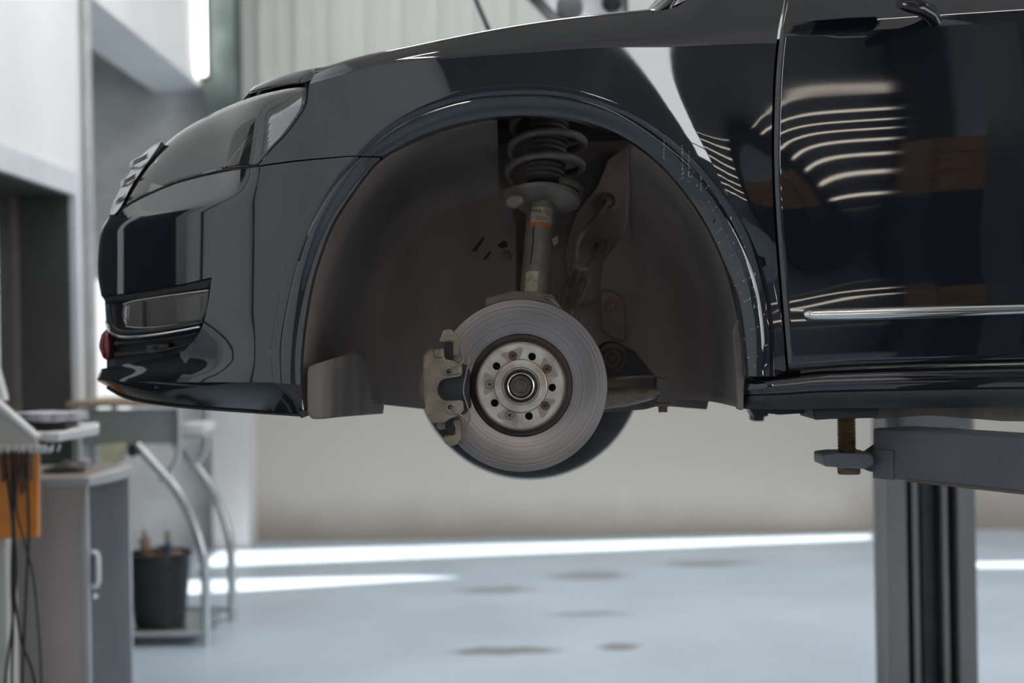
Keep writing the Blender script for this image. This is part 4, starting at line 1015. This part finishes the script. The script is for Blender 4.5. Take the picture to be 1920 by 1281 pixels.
def ppost(name, x0, x1, ya, yb, m, z0=0, z1=3.3, **k):
    a, b_ = P(x0, 1090, YP).x, P(x1, 1090, YP).x
    return box(name, a, b_, ya, yb, z0, z1, m, far, **k)
ppost('column', 1666, 1831, YP + .12, YP + .19, 'lift_pale')
ppost('column_flange', 1666, 1702, YP, YP + .13, 'lift_pale', bevel=.004)
ppost('column_flange', 1797, 1832, YP, YP + .13, 'lift_pale', bevel=.004)
ppost('column_slot', 1702, 1797, YP + .06, YP + .125, 'black_shade')
ppost('guide_rail', 1715, 1725, YP + .01, YP + .07, 'lift_pale')
ppost('guide_rail', 1771, 1780, YP + .01, YP + .07, 'lift_pale')
ppost('lift_belt', 1737, 1760, YP + .045, YP + .065, 'rubber')
ppost('base_plate', 1620, 1880, YP - .15, YP + .30, 'lift_grey', 0, .02)
zs = P(1740, 790, YP).z
ppost('carriage', 1690, 1806, YP - .10, YP + .05, 'lift_grey', zs - .02, zs + .03)
zsl = toK(C(1600, 766, -.08))[2]
kbox('far_arm', .55, .63, 1.62, 2.2, zsl - .06, zsl, 'lift_grey', far, bevel=.006)

# ================================================================== office cabinet at the left
X0, X1, Ya, Yb = -1.93, P(160, 905, 4.62).x, 4.62, 5.14
ztop = P(150, 896, 4.62).z
cab = empty('cabinet', Vector((-1.65, 4.88, 0)), 'beige office cabinet with a curved grey tambour door beside the doorway', 'cabinet')
bow = lambda k: .045 * math.sin(math.pi * k)
def bowed(name, xo, z0, z1, m, ya=Ya, yb=Yb, xin=None, rib=0, **k):
    n_ = 60 if rib else 16
    edge = [Vector((X1 + xo + bow(i / n_) + rib * (i % 2), ya + (yb - ya) * i / n_, z0)) for i in range(n_ + 1)]
    base = [Vector((X0 if xin is None else xin, ya, z0))] + edge + [Vector((X0 if xin is None else xin, yb, z0))]
    return ngon_prism(name, base, [p + EZ * (z1 - z0) for p in base], m, cab, **k)
box('side_panel', X0, X1, Ya, Ya + .02, .06, ztop - .03, 'cab_beige', cab, bevel=.002)
box('side_panel', X0, X1, Yb - .02, Yb, .06, ztop - .03, 'cab_beige', cab, bevel=.002)
box('back_panel', X0, X0 + .02, Ya + .02, Yb - .02, .06, ztop - .03, 'cab_beige', cab)
tmb = bowed('tambour_door', -.004, .10, ztop - .034, 'tambour', Ya + .022, Yb - .022, X1 - .03, rib=.004)
bowed('top_board', .012, ztop - .03, ztop, 'cab_edge', bevel=.004)
box('top_surface', X0 + .01, X1 - .012, Ya + .012, Yb - .012, ztop, ztop + .002, 'cab_top', cab)
bowed('plinth', .006, .0, .10, 'cab_edge')
box('edge_strip', X1 - .012, X1 + .004, Ya - .003, Ya + .024, .08, ztop - .03, 'alu', cab)
box('edge_strip', X1 - .012, X1 + .006, Yb - .026, Yb + .002, .08, ztop - .03, 'alu', cab)
ph = P(172, 1068, 4.66); X1h = X1 + .004
tube('door_handle', [Vector((X1h, 4.66, ph.z + .055)), Vector((X1h + .016, 4.66, ph.z + .053)), Vector((X1h + .020, 4.66, ph.z + .04)), Vector((X1h + .020, 4.66, ph.z - .04)), Vector((X1h + .016, 4.66, ph.z - .053)), Vector((X1h, 4.66, ph.z - .055))], .010, 'white_plastic', tmb, n=10)
lathe('door_lock', [(0, .012), (.009, .012), (.011, .008), (.012, 0)], Vector((X1 + .008, 4.66, P(170, 1118, 4.66).z)), Vector((1, 0, 0)), 'chrome', tmb, n=20)

# things lying on the cabinet
ms = MB(); gm = []
pcx, pcy = P(118, 876, 4.80).x, 4.80
for j in range(9):
    t = j / 8; gm.append([Vector((pcx + .075 * math.sin(math.pi * .5 * (1 - t)) * math.cos(a), pcy + .045 * math.sin(math.pi * .5 * (1 - t)) * math.sin(a), ztop + .002 + .035 * math.sin(math.pi / 2 * t) + .012 * t * math.cos(a))) for a in [2 * math.pi * i / 24 for i in range(25)]])
ms.grid(gm, flip=False)
mouse = ms.build('device', 'cable_black', None, smooth=60); tag(mouse, 'small rounded black device lying on top of the beige cabinet', 'device')
pp = []
for k, (x, yy) in enumerate(((140, 876), (126, 880))):
    c_ = P(x, yy, 4.86 - .1 * k); pp.append(c_)
tag(lathe('jar_lid', [(0, 0), (.020, 0), (.021, .004), (.021, .028), (.017, .032), (0, .033)], Vector((pp[0].x + .012, 4.93, ztop + .002)), EZ, 'paper', None, n=28), 'small shiny lilac jar standing on the beige cabinet', 'jar')

# ================================================================== diagnostic trolley, mostly outside the left edge
YT = 4.22
tro = empty('trolley', Vector((P(-40, 1281, YT).x, YT + .1, 0)), 'cream diagnostic trolley with a white tray and orange panel at left edge', 'trolley')
slabY('housing', [(-90, 700), (-60, 715), (0, 768), (64, 822), (70, 834), (40, 842), (-90, 842)], YT, YT + .03, 'cream_plastic', tro, bevel=.006)
slabY('housing_rim', [(-90, 690), (-60, 706), (0, 758), (68, 818), (66, 826), (0, 772), (-60, 722), (-90, 706)], YT - .012, YT + .035, 'white_plastic', tro, bevel=.003)
tr_ = [P(66, 822, YT + .02), P(98, 826, YT + .0), P(180, 806, YT + .16), P(178, 795, YT + .17)]
zt0 = P(90, 812, YT).z
trv = [Vector((P(70, 0, YT).x, YT + .0, zt0)), Vector((P(100, 0, YT).x, YT - .02, zt0)), Vector((P(181, 0, YT + .22).x, YT + .16, zt0 + .008)), Vector((P(172, 0, YT + .34).x, YT + .34, zt0 + .012)), Vector((P(-60, 0, YT + .34).x, YT + .34, zt0 + .004)), Vector((P(-60, 0, YT + .04).x, YT + .04, zt0)), Vector((P(60, 0, YT).x, YT + .04, zt0))]
ngon_prism('tray', trv, [p - EZ * .026 for p in trv], 'white_plastic', tro, bevel=.005)
slabY('hook_rail', [(-90, 838), (70, 836), (96, 842), (92, 850), (-90, 852)], YT - .03, YT, 'cream_plastic', tro, bevel=.002)
for k in range(9):
    x = 2 + k * 13.5; p = P(x, 842, YT - .03)
    tube('hook', [p, p + Vector((.004, -.02, -.004)), p + Vector((.010, -.028, .006)), p + Vector((.014, -.030, .014))], .003, 'white_plastic', tro, samples=8, n=6)
slabY('orange_panel', [(-90, 850), (70, 846), (70, 1008), (-90, 1014)], YT + .02, YT + .05, 'orange', tro, bevel=.003)
for k, x in enumerate((4, 22, 40, 58)):
    slabY('lead_sleeve', [(x - 5, 850), (x + 5, 850), (x + 4, 900 + 12 * (k % 3)), (x - 3, 905 + 12 * (k % 3))], YT - .004, YT + .015, 'orange_dark' if k % 2 else 'rust', tro, bevel=.002)
box('post', P(-80, 0, YT).x, P(-30, 0, YT).x, YT + .10, YT + .20, .08, zt0 - .03, 'cream_plastic', tro, bevel=.004)
box('foot', P(-160, 0, YT).x, P(30, 0, YT).x, YT + .03, YT + .30, 0, .08, 'cable_black', tro, bevel=.01)
slabY('screen', [(-80, 560), (-22, 640), (8, 752), (-10, 756), (-80, 720)], YT + .08, YT + .13, 'white_plastic', tro, bevel=.006)
# papers on the tray
for k, (dx, rz) in enumerate(((0, .1), (.03, -.25))):
    c_ = Vector((P(78, 0, YT + .17).x + dx * .3, YT + .17, zt0 + .012 + k * .016))
    ca, sa = math.cos(rz), math.sin(rz)
    vs_ = [c_ + Vector((a * ca - b_ * sa, a * sa + b_ * ca, .10 * .18 * a * -1)) for a, b_ in ((-.10, -.09), (.07, -.09), (.075, .09), (-.10, .09))]
    o = ngon_prism('clipboard', vs_, [p + EZ * (.010 + .016 * (k == 1)) for p in vs_], 'cable_black' if k == 0 else 'paper', None, bevel=.003)
    tag(o, ('black folder lying at the bottom of the pile on white tray', 'grey patterned booklet lying on top of the black folder on white tray')[k], ('folder', 'booklet')[k])
# test leads hanging from the hook rail
for k, pts in enumerate(([(22, 846), (24, 930), (27, 1000), (30, 1080), (22, 1180), (10, 1290)], [(30, 846), (27, 920), (25, 990), (22, 1080), (24, 1180), (22, 1290)], [(8, 846), (18, 930), (24, 990), (26, 1100), (40, 1200), (66, 1290)],
                         [(50, 846), (52, 930), (54, 1000), (50, 1090), (46, 1180), (42, 1290)], [(40, 846), (30, 940), (44, 1010), (62, 1080), (72, 1180), (78, 1290)])):
    q = [P(x, y, YT - .045 - .008 * k) for x, y in pts]; q.append(Vector((q[-1].x, q[-1].y, .004)))
    o = tube('test_lead', q, .0042 if k < 4 else .003, 'cable_black', None, samples=44, n=8)
    tag(o, ('black test lead reaching the floor leftmost of the five', 'black test lead reaching the floor second from left', 'black test lead reaching the floor fourth from left', 'black test lead reaching the floor third from left', 'thinnest black test lead, rightmost of the five at the floor')[k], 'cable', 'black test leads on the trolley hooks')

# ================================================================== steel workstation behind, bucket on its shelf
YD0, YD1 = 6.19, 6.74
desk = empty('workstation', Vector((-1.6, 6.45, 0)), 'steel workstation with curved tubular legs and grey green panel near the wall', 'workstation')
xw = XL + .03
slabY('modesty_panel', [(150, 768), (338, 768), (338, 832), (150, 836)], YD0 + .02, YD0 + .04, 'bench_panel', desk, bevel=.003)
zd = P(250, 762, YD0).z
box('worktop', xw, P(338, 762, YD0).x, YD0 - .02, YD1 + .02, zd, zd + .025, 'bench_wood', desk, bevel=.004)
def legpath(Y, bot_px):
    xo = P(bot_px, 1100, Y).x
    return [Vector((xo - .29, Y, .88)), Vector((xo - .22, Y, .80)), Vector((xo - .13, Y, .69)), Vector((xo - .055, Y, .55)), Vector((xo - .010, Y, .40)), Vector((xo, Y, .26)), Vector((xo, Y, .12)), Vector((xo, Y, .0))]
for Y, bp_ in ((YD0, 386), (YD1, 435)):
    q = legpath(Y, bp_); tube('leg', q, .021, 'tube_chrome', desk, samples=40, n=14)
    xo = q[-1].x
    tube('post', [Vector((xo - .19, Y, .72)), Vector((xo - .12, Y, .80)), Vector((xo - .105, Y, .90)), Vector((xo - .105, Y, zd))], .014, 'tube_chrome', desk, samples=20, n=10)
    tube('post', [Vector((xw + .05, Y, 0)), Vector((xw + .05, Y, zd))], .016, 'tube_chrome', desk, n=10)
    zr = .055
    tube('foot_rail', [Vector((xw + .05, Y, zr)), Vector((xo, Y, zr))], .014, 'tube_chrome', desk, n=10)
box('lower_shelf', xw + .02, P(372, 1160, YD0).x, YD0 - .01, YD1 - .02, -.0 + .045, .06, 'tube_chrome', desk, bevel=.003)
box('upper_shelf', P(335, 800, YD0 + .2).x, P(396, 800, YD0 + .2).x, YD0 + .05, YD1, .90, .915, 'cab_edge', desk)
b0 = P(300, 1160, YD0 + .2); bx_ = b0.x; by_ = YD0 + .2
prof = [(0, 0), (.105, 0)]
for i in range(6):
    h = .01 + i * .049; r = .114 + .0045 * i; prof += [(r, h), (r + .002, h + .041), (r + .004, h + .042), (r + .004, h + .048)]
prof += [(.143, .305), (.149, .310), (.149, .322), (.138, .322), (.134, .29), (0, .285)]
bucket = lathe('bucket', prof, Vector((bx_, by_, .061)), EZ, 'bucket_black', None, n=48); tag(bucket, 'black ribbed plastic bucket on the lower shelf of the workstation', 'bucket')
mb = MB(); gm = []; random.seed(5)
for j in range(8):
    t = j / 7; gm.append([Vector((bx_ + .124 * (1 - t) * math.cos(a), by_ + .124 * (1 - t) * math.sin(a), .352 + .035 * t + .018 * math.sin(3 * a + 4 * t) * (t > 0) * (t < 1) + .03 * math.sin(a + 1) * t)) for a in [2 * math.pi * i / 24 for i in range(25)]])
mb.grid(gm, flip=False); tag(mb.build('rag', 'rag_brown', None, smooth=60), 'crumpled brown rag filling the black bucket', 'rag')
tag(lathe('bottle', [(0, 0), (.022, 0), (.024, .01), (.024, .07), (.010, .09), (.009, .115), (0, .115)], Vector((bx_ - .06, by_ + .02, .365)), Vector((-.1, 0, 1)), 'bottle_tan', None, n=24), 'tan bottle sticking out of the bucket at its left', 'bottle')
bt = lathe('bottle', [(0, 0), (.020, 0), (.021, .05), (.009, .065), (0, .066)], Vector((bx_ + .045, by_ - .02, .365)), EZ, 'blue_cap', None, n=24); tag(bt, 'short dark blue bottle in the bucket at its right', 'bottle')
lathe('bottle_neck', [(0, .064), (.013, .064), (.013, .115), (0, .116)], Vector((bx_ + .045, by_ - .02, .365)), EZ, 'bottle_tan', bt, n=20)
# small things hung or standing on the workstation
o = slabY('box', [(187, 836), (228, 833), (228, 866), (187, 870)], YD0 - .05, YD0 + .015, 'yellow_print', None, bevel=.002); tag(o, 'pale yellow printed box below the grey green panel', 'box')
o = slabY('clamp', [(238, 834), (252, 834), (256, 845), (254, 856), (242, 858), (236, 848)], YD0 - .06, YD0 + .015, 'cable_black', None, bevel=.006); tag(o, 'small black clamp next to the yellow printed box', 'clamp')
zz = .916
o = box('tray', P(347, 790, YD0 + .2).x, P(392, 790, YD0 + .2).x, YD0 + .10, YD0 + .34, zz, zz + .045, 'white_plastic', None, bevel=.008); tag(o, 'small white tray on the upper shelf of the steel workstation', 'tray')

# ================================================================== vertical glowing strip for the sunlight on the column edge
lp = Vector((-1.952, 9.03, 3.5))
tl = empty('sunlight_strip', Vector((lp.x, 9.27, 3.04)), 'bright glowing strip for sunlight beside the green corner column', 'lamp')
tube('lamp_tube', [Vector((lp.x, 9.03, P(382, 138, 9.03).z)), Vector((lp.x, 9.03, 4.4))], .034, 'tube_light', tl, n=16)  # emissive tube in place of sunlight on the column edge
box('lamp_base', lp.x - .035, lp.x + .035, 9.07, 9.12, P(382, 140, 9.03).z, 4.45, 'white_plastic', tl)  # made-up white backing behind the glowing strip
# ceiling tubes over the near bay
for k, (x, y, rz) in enumerate(((-1.3, 2.6, 0), (1.7, .6, 0), (3.6, 1.0, 0))):
    f = empty('ceiling_lamp', Vector((x, y, 4.5)), ('tube lamp hung over the front of the car', 'tube lamp hung over the front door', 'tube lamp hung nearest the right wall')[k], 'lamp', 'tube lamps over the near bay')
    tube('lamp_tube', [Vector((x - .6, y, 4.5)), Vector((x + .6, y, 4.5))], .02, 'tube_light', f, n=10)
    box('lamp_base', x - .62, x + .62, y - .05, y + .05, 4.53, 4.58, 'white_plastic', f)
    for sx_ in (-.5, .5): tube('lamp_wire', [Vector((x + sx_, y, 4.58)), Vector((x + sx_, y, ZC))], .004, 'cable_black', f, n=6)

# ================================================================== glimpsed above the bonnet
YV = 5.6
v2 = empty('glass_panel', P(1080, -20, YV), 'grey glass panel with a dark slanted edge seen above the bonnet', 'panel')
slabY('pane', [(1000, -60), (1010, 0), (1046, 44), (1178, 28), (1172, -60)], YV + .02, YV + .035, 'silver_car', v2)
slabY('edge', [(930, -60), (990, -4), (1038, 46), (1064, 44), (1020, 0), (985, -60)], YV, YV + .05, 'gloss_black', v2, bevel=.004)
slabY('edge', [(1168, -60), (1170, 28), (1178, 28), (1178, -60)], YV, YV + .05, 'column_green', v2)
lathe('dark_knob', [(0, .03), (.03, .022), (.04, 0)], P(1147, 4, YV + .01), Vector((0, -1, 0)), 'cable_black', v2, n=24)
lathe('dark_oval', [(0, .012), (.04, .01), (.055, 0)], P(1068, 14, YV + .02), Vector((0, -1, 0)), 'dark_wall', v2, n=24)
for x in (960, 1160): tube('hanger', [P(x, -58, YV + .025), Vector((P(x, -58, YV).x, YV + .025, ZC))], .006, 'cable_black', v2, n=6)
o = tube('prop_rod', [P(872, -70, 4.3), P(888, -10, 4.3), P(916, 55, 4.3), P(940, 112, 4.29), P(985, 215, 4.27)], .0075, 'column_green', None, n=10); tag(o, 'thin dark rod leaning above the far edge of the bonnet', 'rod')

# ================================================================== furniture behind the camera, mirrored in the paintwork
oc = empty('tool_chest', Vector((1.78, -1.15, 0)), 'orange tool chest on a dark stand on the near side of the bay', 'tool chest')
box('body', 1.60, 1.94, -1.40, -.95, 1.42, 2.0, 'orange_dark', oc, bevel=.01)
for k in range(3): box('drawer', 1.62, 1.92, -.95, -.935, 1.44 + k * .185, 1.61 + k * .185, 'orange_dark', oc, bevel=.004)
box('stand', 1.62, 1.92, -1.38, -.97, 0, 1.42, 'blue_dark', oc)
dc = empty('locker', Vector((2.45, -1.2, 0)), 'black steel locker beside the orange tool chest', 'locker')
box('body', 1.97, 2.95, -1.5, -.95, 0, 2.25, 'dark_cabinet', dc, bevel=.01)
for k in range(2): box('locker_door', 1.99 + k * .48, 2.45 + k * .48, -.95, -.935, .05, 2.20, 'dark_cabinet', dc, bevel=.003)
